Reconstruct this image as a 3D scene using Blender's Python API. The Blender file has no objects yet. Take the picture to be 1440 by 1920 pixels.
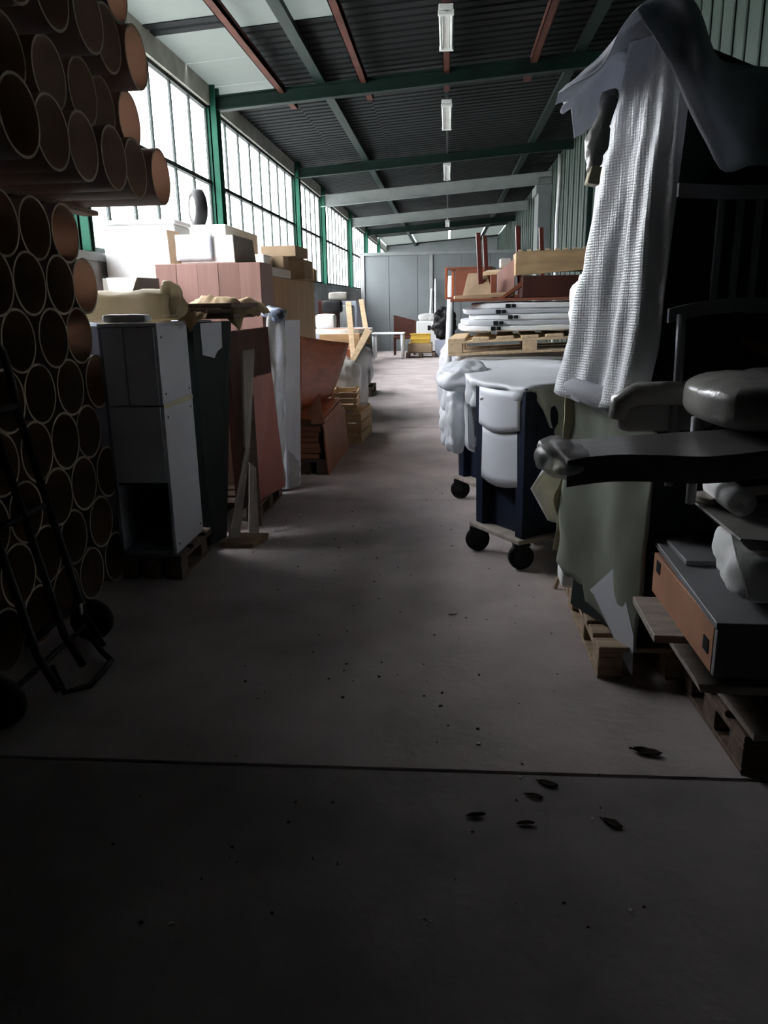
import bpy, math, random
from mathutils import Vector, Matrix, Euler, noise
random.seed(7)
R = math.radians
S = bpy.context.scene
C = S.collection
# ------------------------------------------------------------------ camera
cd = bpy.data.cameras.new('camera'); cam = bpy.data.objects.new('camera', cd); C.objects.link(cam)
cd.sensor_fit = 'VERTICAL'; cd.sensor_height = 36; cd.sensor_width = 27; cd.lens = 27.19; cd.clip_end = 300
r_, u_, f_ = (.9966849, .07959553, -.01684512), (-.00461299, .26200196, .96505632), (-.08122763, .96177935, -.26150057)
cam.matrix_world = Matrix(((r_[0], u_[0], -f_[0], 0), (r_[1], u_[1], -f_[1], 0), (r_[2], u_[2], -f_[2], 1.55), (0, 0, 0, 1)))
S.camera = cam
# ------------------------------------------------------------------ light
w = bpy.data.worlds.new('overcast_sky'); S.world = w; w.use_nodes = True
bg = w.node_tree.nodes['Background']; bg.inputs[0].default_value = (.93, .96, 1, 1); _t = w.node_tree
_tc = _t.nodes.new('ShaderNodeTexCoord'); _sp = _t.nodes.new('ShaderNodeSeparateXYZ'); _mr = _t.nodes.new('ShaderNodeMapRange')
_mr.inputs['From Min'].default_value = 0; _mr.inputs['From Max'].default_value = 1; _mr.inputs['To Min'].default_value = 6.5; _mr.inputs['To Max'].default_value = 19.5   # overcast sky: three times brighter overhead than at the horizon
_t.links.new(_tc.outputs['Generated'], _sp.inputs[0]); _t.links.new(_sp.outputs['Z'], _mr.inputs['Value']); _t.links.new(_mr.outputs[0], bg.inputs[1])
S.view_settings.view_transform = 'Standard'; S.view_settings.look = 'None'
S.view_settings.gamma = 1; S.view_settings.exposure = .97; S.view_settings.use_curve_mapping = False
S.cycles.use_denoising = True; S.cycles.max_bounces = 10; S.cycles.diffuse_bounces = 6
S.cycles.transparent_max_bounces = 16; S.cycles.caustics_reflective = False; S.cycles.caustics_refractive = False

# ------------------------------------------------------------------ materials
def mat(name, col, rough=.7, var=.15, sc=6, stretch=(1, 1, 1), bump=.0, bsc=60, metal=0, col2=None, vor=0, spec=None):
    if spec is None: spec = .5 if max(col) > .1 or rough < .42 else .18
    m = bpy.data.materials.new(name); m.use_nodes = True; t = m.node_tree; n = t.nodes; L = t.links
    b = n['Principled BSDF']; b.inputs['Roughness'].default_value = rough; b.inputs['Metallic'].default_value = metal
    b.inputs['Specular IOR Level'].default_value = spec
    tc = n.new('ShaderNodeTexCoord'); mp = n.new('ShaderNodeMapping'); mp.inputs['Scale'].default_value = stretch
    L.new(tc.outputs['Object'], mp.inputs[0])
    nz = n.new('ShaderNodeTexNoise'); nz.inputs['Scale'].default_value = sc; nz.inputs['Detail'].default_value = 6
    L.new(mp.outputs[0], nz.inputs[0])
    rp = n.new('ShaderNodeValToRGB'); rp.color_ramp.elements[0].position = .3; rp.color_ramp.elements[1].position = .7
    c2 = col2 or tuple(c * (1 - 2 * var) for c in col)
    c1 = tuple(min(1, c * (1 + var)) for c in col)
    rp.color_ramp.elements[0].color = (*c2, 1); rp.color_ramp.elements[1].color = (*c1, 1)
    L.new(nz.outputs[0], rp.inputs[0]); L.new(rp.outputs[0], b.inputs['Base Color'])
    if bump or vor:
        bp = n.new('ShaderNodeBump'); bp.inputs['Strength'].default_value = bump or .6; bp.inputs['Distance'].default_value = .01
        if vor:
            tx = n.new('ShaderNodeTexVoronoi'); tx.inputs['Scale'].default_value = vor; tx.inputs['Randomness'].default_value = .15; bp.invert = True
            L.new(tc.outputs['Object'], tx.inputs[0])
        else:
            tx = n.new('ShaderNodeTexNoise'); tx.inputs['Scale'].default_value = bsc; tx.inputs['Detail'].default_value = 5
            L.new(mp.outputs[0], tx.inputs[0])
        L.new(tx.outputs[0], bp.inputs['Height']); L.new(bp.outputs[0], b.inputs['Normal'])
    return m
def mix_clear(m, f):                     # thin film: part of the light passes straight through
    t = m.node_tree; n = t.nodes; L = t.links; b = n['Principled BSDF']; o = n['Material Output']
    tr = n.new('ShaderNodeBsdfTransparent'); mx = n.new('ShaderNodeMixShader'); mx.inputs[0].default_value = f
    L.new(b.outputs[0], mx.inputs[1]); L.new(tr.outputs[0], mx.inputs[2]); L.new(mx.outputs[0], o.inputs[0]); return m
def mix_lucent(m, f, col):               # light-passing sheet
    t = m.node_tree; n = t.nodes; L = t.links; b = n['Principled BSDF']; o = n['Material Output']
    tr = n.new('ShaderNodeBsdfTranslucent'); tr.inputs[0].default_value = (*col, 1); mx = n.new('ShaderNodeMixShader'); mx.inputs[0].default_value = f
    L.new(b.outputs[0], mx.inputs[1]); L.new(tr.outputs[0], mx.inputs[2]); L.new(mx.outputs[0], o.inputs[0]); return m
G = dict
MT = G(
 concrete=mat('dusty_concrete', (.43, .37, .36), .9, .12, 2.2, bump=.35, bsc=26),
 concretedark=mat('shade_toned_concrete', (.23, .205, .20), .9, .16, 2.2, bump=.35, bsc=26),  # nearest slab's colour darkened to stand for foreground shade
 joint=mat('dirty_joint', (.09, .085, .08), .9),
 wallgrey=mat('grey_wall_panel', (.17, .19, .195), .7, .06, 1.5),
 parapet=mat('grey_parapet', (.30, .31, .31), .8, .12, 2),
 green=mat('green_painted_steel', (.006, .062, .037), .6, .12, 3),
 greendark=mat('dark_green_steel', (.003, .015, .011), .6, .15, 3),
 greenwall=mat('green_ribbed_cladding', (.042, .062, .052), .6, .12, 2),
 mullion=mat('dark_mullion', (.012, .018, .016), .7, .1),
 fascia=mat('dirty_beige_fascia', (.34, .35, .31), .8, .15, 3),
 roof=mat('dark_roof_sheet', (.008, .0105, .0112), .8, .15, 1.5),
 rust=mat('red_oxide_steel', (.09, .032, .024), .8, .15, 4),
 greybeam=mat('grey_painted_beam', (.22, .245, .24), .7, .08, 3),
 pier=mat('dull_grey_pier', (.13, .15, .145), .7, .08, 3),
 galv=mat('galvanised_metal', (.45, .47, .47), .45, .1, 8, metal=.3),
 lampwhite=mat('white_lamp_enamel', (.75, .78, .76), .4, .05),
 lamptube=mat('opal_tube', (.85, .88, .86), .25, .02),
 card=mat('brown_cardboard', (.34, .24, .15), .85, .12, 5, bump=.1),
 tube=mat('cardboard_tube_wall', (.42, .31, .24), .8, .12, 4, (1, 1, 1)),
 tubeskin=mat('grey_tube_skin', (.19, .18, .19), .6, .12, 4),
 tuberim=mat('pale_cut_edge', (.46, .38, .29), .85, .08, 20),
 cardpale=mat('dusty_pale_board', (.46, .40, .35), .85, .1, 5, bump=.1),
 whitebox=mat('white_cardboard', (.78, .77, .74), .75, .04, 3, bump=.05),
 greycard=mat('grey_cardboard', (.30, .29, .26), .85, .1, 5),
 foam=mat('white_foam', (.86, .87, .87), .8, .03, 8, bump=.15, bsc=90),
 whiteboard=mat('white_melamine', (.66, .68, .74), .45, .04, 2),
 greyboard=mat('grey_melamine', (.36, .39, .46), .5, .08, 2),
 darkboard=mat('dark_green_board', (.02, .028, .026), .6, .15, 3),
 brownboard=mat('dark_brown_board', (.06, .02, .014), .75, .15, 5, (1, 1, .2), spec=.2),
 pink=mat('salmon_laminate', (.42, .13, .10), .45, .06, 3),
 mauve=mat('mauve_wood_laminate', (.30, .16, .13), .5, .1, 5, (3, 3, .3)),
 mauvedark=mat('darker_mauve_laminate', (.235, .12, .095), .5, .1, 5, (3, 3, .3)),
 tan=mat('tan_cabinet_wood', (.42, .24, .10), .55, .1, 4, (3, 3, .3)),
 orange=mat('orange_varnished_wood', (.44, .115, .04), .4, .16, 4, (1, 1, 3), bump=.04),
 orangedull=mat('reddish_plywood', (.36, .15, .085), .6, .12, 4, (1, 3, 1)),
 pale=mat('pale_softwood', (.62, .46, .29), .75, .12, 5, (1, 6, 6), bump=.1),
 palletwood=mat('weathered_pallet_wood', (.40, .29, .20), .85, .2, 5, (1, 6, 6), bump=.25),
 darkwood=mat('old_dark_wood', (.14, .095, .07), .8, .2, 5, (1, 5, 5), bump=.2),
 redleg=mat('dark_red_varnish', (.10, .022, .016), .4, .12, 5),
 drawer=mat('light_drawer_wood', (.46, .31, .16), .65, .14, 4, (1, 4, 4)),
 redbrown=mat('redbrown_veneer', (.27, .085, .045), .45, .12, 4, (1, 4, 4)),
 kraft=mat('kraft_paper', (.55, .40, .24), .8, .14, 4, bump=.5, bsc=14),
 yellowpaper=mat('yellowed_wrapping_paper', (.64, .56, .40), .7, .12, 4, bump=.4, bsc=12),
 sheet=mat_sheet if False else mat('white_plastic_sheet', (.74, .76, .80), .42, .05, 3, bump=.25, bsc=12),
 bubble=mat('bubble_wrap', (.86, .88, .92), .3, .06, 3, bump=.28, vor=95),
 cloth=mat('grey_dust_sheet', (.70, .71, .76), .75, .1, 4, bump=.2, bsc=70),
 film=mix_clear(mat('clear_plastic_film', (.62, .62, .60), .36, .1, 4, bump=.6, bsc=16), .45),
 olive=mat('olive_plastic_wrap', (.30, .27, .085), .4, .25, 3, bump=.5, bsc=9),
 palefilm=mat('pale_yellow_film', (.66, .62, .40), .3, .12, 5, bump=.4, bsc=14),
 greygreen=mat('greygreen_film', (.26, .28, .23), .35, .08, 3, bump=.1, bsc=5),
 navy=mat('navy_blue_panel', (.014, .019, .036), .5, .08, 3),
 black=mat('black_rubber', (.012, .012, .013), .6, .1, 6),
 blacksteel=mat('black_painted_steel', (.015, .015, .018), .45, .1, 6),
 ply=mat('grey_plywood', (.36, .31, .27), .75, .12, 6, (1, 4, 4)),
 darkdesk=mat('dark_grey_laminate', (.20, .20, .21), .5, .08, 4),
 terracotta=mat('terracotta_board', (.42, .20, .12), .6, .1, 4),
 chairblack=mat('black_chair_lacquer', (.24, .24, .26), .4, .1, 4),
 uphol=mat('plastic_wrapped_upholstery', (.34, .33, .31), .22, .12, 4, bump=.5, bsc=18),
 wrapdark=mat('dark_wrapped_board', (.15, .14, .135), .32, .12, 4, bump=.3, bsc=10),
 yellow=mat('yellow_crate_plastic', (.62, .40, .05), .5, .08, 4),
 blue=mat('blue_white_bag', (.45, .52, .66), .4, .5, 8, bump=.4, bsc=14),
 leaf=mat('dry_brown_leaf', (.06, .045, .032), .9, .2, 20),
 chip=mat('pale_chip', (.55, .52, .46), .8, .1, 20),
 plasticwhite=mat('white_moulded_plastic', (.75, .77, .78), .4, .04),
 groundout=mat('outside_gravel', (.4, .4, .38), .9),
)
MT['lucent'] = mix_lucent(mat('translucent_roof_sheet', (.62, .66, .63), .5, .04, 2), .8, (.105, .113, .108))
MT['tube'] = mix_lucent(MT['tube'], .38, (.6, .42, .33)); MT['tubeskin'] = mix_lucent(MT['tubeskin'], .35, (.55, .4, .32))
MT['cloth'] = mix_lucent(MT['cloth'], .35, (.6, .62, .68))
MT['yellowpaper'] = mix_lucent(MT['yellowpaper'], .35, (.74, .66, .5)); MT['kraft'] = mix_lucent(MT['kraft'], .25, (.7, .52, .32))
MT['sheet'] = mix_lucent(MT['sheet'], .3, (.75, .77, .8))
MT['glass'] = m = bpy.data.materials.new('dusty_pane_glass'); m.use_nodes = True
_n = m.node_tree.nodes; _b = _n['Principled BSDF']; _b.inputs['Roughness'].default_value = .1; _b.inputs['Base Color'].default_value = (.7, .75, .75, 1)
mix_clear(m, .88)

# ------------------------------------------------------------------ mesh helpers
class MB:
    def __init__(s): s.v = []; s.f = []; s.mi = []
    def add(s, vs, fs, k=0):
        o = len(s.v); s.v += [tuple(p) for p in vs]; s.f += [tuple(i + o for i in f) for f in fs]; s.mi += [k] * len(fs); return s
    def box(s, c, d, rz=0, rx=0, ry=0, k=0):
        m = Euler((rx, ry, rz)).to_matrix(); c = Vector(c)
        vs = [c + m @ Vector((x * d[0] / 2, y * d[1] / 2, z * d[2] / 2)) for z in (-1, 1) for y in (-1, 1) for x in (-1, 1)]
        return s.add(vs, [(0, 2, 3, 1), (4, 5, 7, 6), (0, 1, 5, 4), (2, 6, 7, 3), (0, 4, 6, 2), (1, 3, 7, 5)], k)
    def b2(s, a, b, k=0):                 # box by two corners
        return s.box([(a[i] + b[i]) / 2 for i in range(3)], [abs(b[i] - a[i]) for i in range(3)], k=k)
    def hexa(s, bot, top, k=0):           # 4 bottom + 4 top corners, counter-clockwise from above
        return s.add(list(bot) + list(top), [(3, 2, 1, 0), (4, 5, 6, 7)] + [(i, (i + 1) % 4, 4 + (i + 1) % 4, 4 + i) for i in range(4)], k)
    def slab(s, q, t, k=0):               # quad given thickness t behind its face
        q = [Vector(p) for p in q]; n = (q[1] - q[0]).cross(q[3] - q[0]).normalized() * t
        return s.add(q + [p - n for p in q], [(0, 1, 2, 3), (7, 6, 5, 4)] + [(i, i + 4, (i + 1) % 4 + 4, (i + 1) % 4) for i in range(4)], k)
    def cyl(s, a, b, r, n=12, r2=None, cap=True, k=0):
        a = Vector(a); b = Vector(b); d = (b - a).normalized(); x = d.orthogonal().normalized(); y = d.cross(x); r2 = r if r2 is None else r2
        vs = [p + (x * math.cos(2 * math.pi * i / n) + y * math.sin(2 * math.pi * i / n)) * q for p, q in ((a, r), (b, r2)) for i in range(n)]
        fs = [(i, (i + 1) % n, n + (i + 1) % n, n + i) for i in range(n)]
        if cap: fs += [tuple(range(n))[::-1], tuple(range(n, 2 * n))]
        return s.add(vs, fs, k)
    def path(s, pts, r, n=8, k=0):
        pts = [Vector(p) for p in pts]; rings = []; x = None
        for i, p in enumerate(pts):
            d = (pts[min(i + 1, len(pts) - 1)] - pts[max(i - 1, 0)]).normalized()
            x = d.orthogonal().normalized() if x is None else (x - d * x.dot(d)).normalized()
            y = d.cross(x); rings.append([p + (x * math.cos(2 * math.pi * j / n) + y * math.sin(2 * math.pi * j / n)) * r for j in range(n)])
        vs = [p for g in rings for p in g]; fs = []
        for i in range(len(pts) - 1):
            fs += [(i * n + j, i * n + (j + 1) % n, (i + 1) * n + (j + 1) % n, (i + 1) * n + j) for j in range(n)]
        fs += [tuple(range(n))[::-1], tuple(range((len(pts) - 1) * n, len(pts) * n))]
        return s.add(vs, fs, k)
    def lathe(s, prof, axis='x', n=24, c=(0, 0, 0), k=0, closed=True):   # prof: (pos along axis, radius)
        vs = []
        for h, r in prof:
            for i in range(n):
                a = 2 * math.pi * i / n; p = {'x': (h, r * math.cos(a), r * math.sin(a)), 'y': (r * math.sin(a), h, r * math.cos(a)), 'z': (r * math.cos(a), r * math.sin(a), h)}[axis]
                vs.append((p[0] + c[0], p[1] + c[1], p[2] + c[2]))
        m = len(prof); fs = []
        for q in range(m if closed else m - 1):
            q2 = (q + 1) % m; fs += [(q * n + i, q * n + (i + 1) % n, q2 * n + (i + 1) % n, q2 * n + i) for i in range(n)]
        return s.add(vs, fs, k)
    def grid(s, fn, nu, nv, k=0):
        vs = [fn(i / nu, j / nv) for j in range(nv + 1) for i in range(nu + 1)]
        return s.add(vs, [(j * (nu + 1) + i, j * (nu + 1) + i + 1, (j + 1) * (nu + 1) + i + 1, (j + 1) * (nu + 1) + i) for j in range(nv) for i in range(nu)], k)
    def puffy(s, c, d, p=5, amp=.01, fr=6, n=10, rz=0, rx=0, ry=0, seed=0, k=0):   # soft rounded, slightly crumpled block
        m = Euler((rx, ry, rz)).to_matrix(); c = Vector(c)
        def pt(q):
            L = (abs(q[0]) ** p + abs(q[1]) ** p + abs(q[2]) ** p) ** (1 / p); q = Vector(q) / L
            o = Vector((q.x * d[0] / 2, q.y * d[1] / 2, q.z * d[2] / 2))
            h = noise.noise(o * fr + Vector((seed * 7.3, seed * 3.1, seed))) * amp + noise.noise(o * fr * 2.7 + Vector((seed, 0, 3))) * amp * .5
            return c + m @ (o + q.normalized() * h)
        for ax in range(3):
            for sg in (-1, 1):
                def fn(u, v, ax=ax, sg=sg):
                    a = [0, 0, 0]; a[ax] = sg; a[(ax + 1) % 3] = (2 * u - 1) * sg; a[(ax + 2) % 3] = 2 * v - 1; return pt(a)
                s.grid(fn, n, n, k)
        return s
    def drape(s, poly, zt, drop, flare=.05, fold=.02, nf=14, dome=.03, n=120, rows=8, seed=0, topn=.02, k=0):
        P = [Vector((*p, 0)) for p in poly]; m = len(P); per = [(P[(i + 1) % m] - P[i]).length for i in range(m)]; tot = sum(per)
        pts = []
        for i in range(n):
            d = tot * i / n; e = 0
            while d > per[e]: d -= per[e]; e += 1
            a, b = P[e], P[(e + 1) % m]; pts.append(a + (b - a) * (d / per[e]))
        cen = sum(pts, Vector()) / n; sm = [sum((pts[(i + j) % n] for j in range(-2, 3)), Vector()) / 5 for i in range(n)]
        nor = []
        for i in range(n):
            t = sm[(i + 2) % n] - sm[(i - 2) % n]; nor.append(Vector((t.y, -t.x, 0)).normalized())
        rings = []
        zf = zt if callable(zt) else (lambda x, y: zt)
        for q in (.02, .25, .5, .72, .88, .97):
            rg = []
            for i in range(n):
                p = cen + (sm[i] - cen) * q; z = zf(p.x, p.y) + dome * (1 - q * q) + topn * noise.noise(Vector((p.x * 4 + seed, p.y * 4, seed)))
                rg.append((p.x, p.y, z))
            rings.append(rg)
        for j in range(1, rows + 1):
            v = j / rows; rg = []
            for i in range(n):
                t = i / n; w_ = math.sin(2 * math.pi * nf * t + 3 * noise.noise(Vector((t * 9, seed, 0)))) * .6 + noise.noise(Vector((t * nf * 1.7, v * 1.5 + seed, 5.)))
                off = .012 + flare * v + fold * (w_ + .3) * min(1, v * 1.6)
                p = sm[i] + nor[i] * max(.006, off); rg.append((p.x, p.y, zf(sm[i].x, sm[i].y) - .012 - drop(t, v) * v))
            rings.append(rg)
        vs = [p for g in rings for p in g]; fs = []
        for j in range(len(rings) - 1):
            fs += [(j * n + i, (j + 1) * n + i, (j + 1) * n + (i + 1) % n, j * n + (i + 1) % n) for i in range(n)]
        fs.append(tuple(range(n))); return s.add(vs, fs, k)
def ob(name, mb, m, parent=None, smooth=False, bev=0, sol=0, sub=0):
    me = bpy.data.meshes.new(name); me.from_pydata(mb.v, [], mb.f)
    for q in (m if isinstance(m, (list, tuple)) else [m]): me.materials.append(MT[q])
    if any(mb.mi): me.polygons.foreach_set('material_index', mb.mi)
    if smooth: me.polygons.foreach_set('use_smooth', [True] * len(me.polygons))
    me.validate(); me.update()
    o = bpy.data.objects.new(name, me); C.objects.link(o)
    if parent: o.parent = parent
    if sol: x = o.modifiers.new('t', 'SOLIDIFY'); x.thickness = sol; x.offset = 0
    if bev: x = o.modifiers.new('b', 'BEVEL'); x.width = bev; x.segments = 1; x.limit_method = 'ANGLE'
    if sub: x = o.modifiers.new('s', 'SUBSURF'); x.levels = sub; x.render_levels = sub
    return o
def tag(o, label=None, cat=None, group=None, kind=None):
    for k, v in (('label', label), ('category', cat), ('group', group), ('kind', kind)):
        if v: o[k] = v
    return o
def T(name, label, cat, loc=(0, 0, 0), rz=0, rx=0, ry=0, group=None):
    o = bpy.data.objects.new(name, None); C.objects.link(o); o.location = loc; o.rotation_euler = (rx, ry, rz); o.empty_display_size = .1
    return tag(o, label, cat, group)
def dup(root, loc=None, rz=None, label=None, group=None):
    def cp(o, par):
        c = o.copy(); C.objects.link(c); c.parent = par
        for ch in o.children: cp(ch, c)
        return c
    r = cp(root, None)
    if loc: r.location = loc
    if rz is not None: r.rotation_euler.z = rz
    if label: r['label'] = label
    if group: r['group'] = group
    return r
def inst(o, parent, loc=(0, 0, 0), rot=(0, 0, 0), sc=(1, 1, 1)):
    c = o.copy(); C.objects.link(c); c.parent = parent; c.location = loc; c.rotation_euler = rot; c.scale = sc; return c
def st(name, mb, m, parent=None, label=None, **k):
    o = ob(name, mb, m, parent, **k)
    if not parent: tag(o, label, kind='structure')
    return o
def nz(x, y, z=0): return noise.noise(Vector((x, y, z)))

# ================================================================== SETTING
XL, XR, YB = -3.0, 2.4, 40.0
def zr(x): return 4.2 + .071 * (x - XL)
fl = st('floor', MB().b2((XL - .2, -4, -.2), (XR + .2, YB, -.02)), 'joint', label='dusty grey concrete floor of the warehouse aisle')
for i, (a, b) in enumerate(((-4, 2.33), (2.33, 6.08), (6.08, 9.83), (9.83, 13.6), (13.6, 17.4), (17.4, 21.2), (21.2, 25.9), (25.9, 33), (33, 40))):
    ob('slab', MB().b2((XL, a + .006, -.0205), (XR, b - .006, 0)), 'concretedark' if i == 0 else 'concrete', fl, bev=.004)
st('ground_outside', MB().b2((-80, -60, -.4), (80, 100, -.25)), 'groundout', label='pale ground outside the warehouse')
# left wall: solid near part and parapet under the windows
WS = 3.2
wl = MB().b2((XL - .2, -4, -.02), (XL, WS, 4.2)).b2((XL - .2, WS, -.02), (XL, YB, 1.93))
wl = st('wall_left', wl, 'parapet', label='grey parapet wall under the long row of windows')
tr = MB().b2((XL - .12, WS, 3.97), (XL + .02, YB, 4.22))
st('trim_1', tr, 'fascia', label='dirty beige strip above the left windows')
st('trim_2', MB().b2((XL - .2, WS, 1.93), (XL + .05, YB, 2.0)), 'greybeam', label='pale sill ledge under the left windows')
cols = [6.5, 10.57, 16.15, 19.4, 24.65, 29.5, 34.9]
for i, y in enumerate(cols):
    wd = .09 if i == 0 else .2
    c = MB().b2((XL - .06, y - wd / 2, 2.0), (XL + .09, y - wd / 2 + .02, zr(XL))).b2((XL - .06, y + wd / 2 - .02, 2.0), (XL + .09, y + wd / 2, zr(XL))).b2((XL - .0, y - wd / 2, 2.0), (XL + .02, y + wd / 2, zr(XL)))
    st('column', c, 'green', label='green steel column between the left windows, number %s from the near end' % ['one', 'two', 'three', 'four', 'five', 'six', 'seven'][i])
bays = [(WS, 6.44, 5), (6.56, 10.46, 6), (10.68, 16.04, 8), (16.26, 19.29, 5), (19.51, 24.54, 8), (24.76, 29.39, 7), (29.61, 34.8, 8), (35.0, YB, 8)]
for i, (a, b, n) in enumerate(bays):
    W = T('window_%d' % (i + 1), None, None, (XL - .05, a, 2.0)); tag(W, kind='structure', label='tall white glazed window bay on the left, bay %d from the near end' % (i + 1))
    d = (b - a) / n
    ob('window_frame', MB().b2((-.03, 0, 0), (.03, b - a, .05)).b2((-.03, 0, 1.93), (.03, b - a, 1.97)), 'mullion', W)
    ob('rail', MB().b2((-.025, 0, 1.04), (.035, b - a, 1.085)), 'mullion', W)
    mu = ob('mullion', MB().b2((-.014, -.014, .05), (.016, .014, 1.93)), 'mullion', W)
    for j in range(1, n + 1): inst(mu, W, (0, d * j, 0))
    p1 = ob('pane', MB().b2((-.003, .016, .05), (.003, d - .016, 1.04)), 'glass', W)
    p2 = ob('pane', MB().b2((-.003, .016, 1.085), (.003, d - .016, 1.93)), 'glass', W)
    for j in range(1, n): inst(p1, W, (0, d * j, 0)); inst(p2, W, (0, d * j, 0))
# right wall of ribbed green panels
wr = st('wall_right', MB().b2((XR + .03, -4, -.02), (XR + .2, YB, 4.7)), 'greendark', label='dark green ribbed cladding wall on the right')
p0 = ob('wall_panel', MB().b2((-.03, -.295, 0), (.03, .295, 4.55)).b2((-.055, -.06, 0), (-.03, .06, 4.5)), 'greenwall', wr, bev=.01)
p0.location = (XR, -3.6, 0)
for i in range(1, 67): inst(p0, wr, (XR, -3.6 + .655 * i, 0))
st('column', MB().b2((2.06, 19.3, 0), (XR - .03, 20.1, 4.25)).b2((2.0, 19.25, 3.9), (XR - .03, 20.15, 4.1)), 'pier', label='pale grey pier against the green right wall', bev=.01)
st('column', MB().b2((2.28, 13.9, 0), (XR - .03, 14.05, 4.5)), 'greendark', label='dark green column on the right wall in front of the grey pier', bev=.01)
st('wall_front', MB().b2((XL - .2, -4.2, -.02), (XR + .2, -4, 4.8)), 'darkboard', label='wall behind the viewpoint')
st('wall_far', MB().b2((XL - .2, YB, -.02), (XR + .2, YB + .2, 4.8)), 'wallgrey', label='far end wall beyond the partition')
wb = st('wall_back', MB().b2((-2.8, 26.06, 0), (XR - .06, 26.1, 3.05)), 'greydark' if 'greydark' in MT else 'parapet', label='grey panelled partition closing the aisle')
for a, b in ((-2.68, -1.9), (-1.89, -.98), (-.97, -.62), (-.48, .42), (.43, 1.33), (1.34, 2.3)):
    ob('panel', MB().b2((a, 26.0, 0), (b, 26.06, 3.0)), 'wallgrey', wb, bev=.006)
ob('top_rail', MB().b2((-2.82, 25.96, 3.0), (XR - .06, 26.12, 3.09)), 'greybeam', wb)
for x in (-2.75, -.55): ob('post', MB().b2((x - .06, 25.95, 0), (x + .06, 26.06, 3.02)), 'parapet', wb, bev=.005)
# roof: ribbed dark sheets, translucent sheets, purlins and rafters
def corr(mb, x0, x1, y0, y1, pitch=.2, h=.016):
    ys = []; y = y0
    prof = ((0, 0), (.11, 0), (.13, h), (.18, h))
    while y < y1:
        for a, z in prof:
            if y + a < y1: ys.append((y + a, z))
        y += pitch
    ys.append((y1, 0))
    vs = [(x, yy, zr(x) + z) for yy, z in ys for x in (x0, x1)]
    n = len(ys); mb.add(vs, [(2 * i, 2 * i + 1, 2 * i + 3, 2 * i + 2) for i in range(n - 1)])
ce = MB()
for x0, x1, rs in ((XL - .2, XL, [(-4, YB)]), (XL, -2.12, [(-4, 6.15), (8.3, 8.62), (11.6, 34.4), (39.3, YB)]), (-2.12, -1.1, [(-4, 6.35), (8.7, 34.4), (39.3, YB)]), (-1.1, XR + .2, [(-4, 34.4), (39.3, YB)])):
    for a, b in rs: corr(ce, x0, x1, a, b)
ce = st('ceiling', ce, 'roof', label='dark ribbed metal roof rising to the right', sol=.02)
def lp(x0, x1, y0, y1):
    ob('roof_light_panel', MB().add([(x0, y0, zr(x0)), (x1, y0, zr(x1)), (x1, y1, zr(x1)), (x0, y1, zr(x0)), (x0, y0, zr(x0) + .02), (x1, y0, zr(x1) + .02), (x1, y1, zr(x1) + .02), (x0, y1, zr(x0) + .02)],
       [(3, 2, 1, 0), (4, 5, 6, 7), (0, 1, 5, 4), (1, 2, 6, 5), (2, 3, 7, 6), (3, 0, 4, 7)]), 'lucent', ce)
for a, b in ((6.15, 7.22), (7.23, 8.3), (8.62, 9.6), (9.615, 10.6), (10.615, 11.6)): lp(XL + .01, -2.125, a, b)
for a, b in ((6.35, 7.52), (7.53, 8.7)): lp(-2.115, -1.105, a, b)
for a, b in ((XL + .05, -1.7), (-1.5, .0), (.1, 1.5), (1.65, XR - .05)): lp(a, b, 34.4, 39.3)
for x in (-1.58, 1.56):
    st('beam', MB().b2((x - .035, -4, zr(x) - .11), (x + .035, YB, zr(x) - .015)).b2((x - .06, -4, zr(x) - .125), (x + .06, YB, zr(x) - .11)), 'greendark', label='dark green purlin running the length of the %s half of the roof' % ('left' if x < 0 else 'right'))
def rafter(y, h, m, lab, x0=XL, x1=XR, wd=.12, dz=.12):
    q = MB()
    for a, b, ww in ((dz, dz + .02, wd), (dz, dz + h, .02), (dz + h - .02, dz + h, wd)):
        vs = [(x, yy, zr(x) - d) for d in (b, a) for x, yy in ((x0, y - ww / 2), (x1, y - ww / 2), (x1, y + ww / 2), (x0, y + ww / 2))]
        q.hexa(vs[:4], vs[4:])
    return st('beam', q, m, label=lab)
rafter(10.57, .17, 'greendark', 'dark green rafter crossing behind the bright roof sheets')
rafter(16.1, .17, 'greendark', 'dark green rafter crossing over the third lamp')
rafter(19.35, .26, 'greybeam', 'nearer pale grey roof beam crossing the aisle', dz=.2)
rafter(24.65, .26, 'greybeam', 'farther pale grey roof beam crossing the aisle', dz=.2)
rafter(29.5, .2, 'greendark', 'dark rafter beyond the grey beams')
for x, lab in ((-2.08, 'red oxide batten along the edge of the bright roof sheets'), (-1.05, 'red oxide batten at the inner corner of the bright roof sheet'), (-.03, 'red oxide batten that carries the first tube lamp'), (1.02, 'red oxide batten in the dark right of the lamps')):
    st('beam', MB().b2((x - .045, 4, zr(x) - .17), (x + .045, 11.4, zr(x) - .13)).b2((x - .045, 4, zr(x) - .17), (x - .035, 11.4, zr(x) - .09)).b2((x + .035, 4, zr(x) - .17), (x + .045, 11.4, zr(x) - .09)), 'rust', label=lab)
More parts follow.
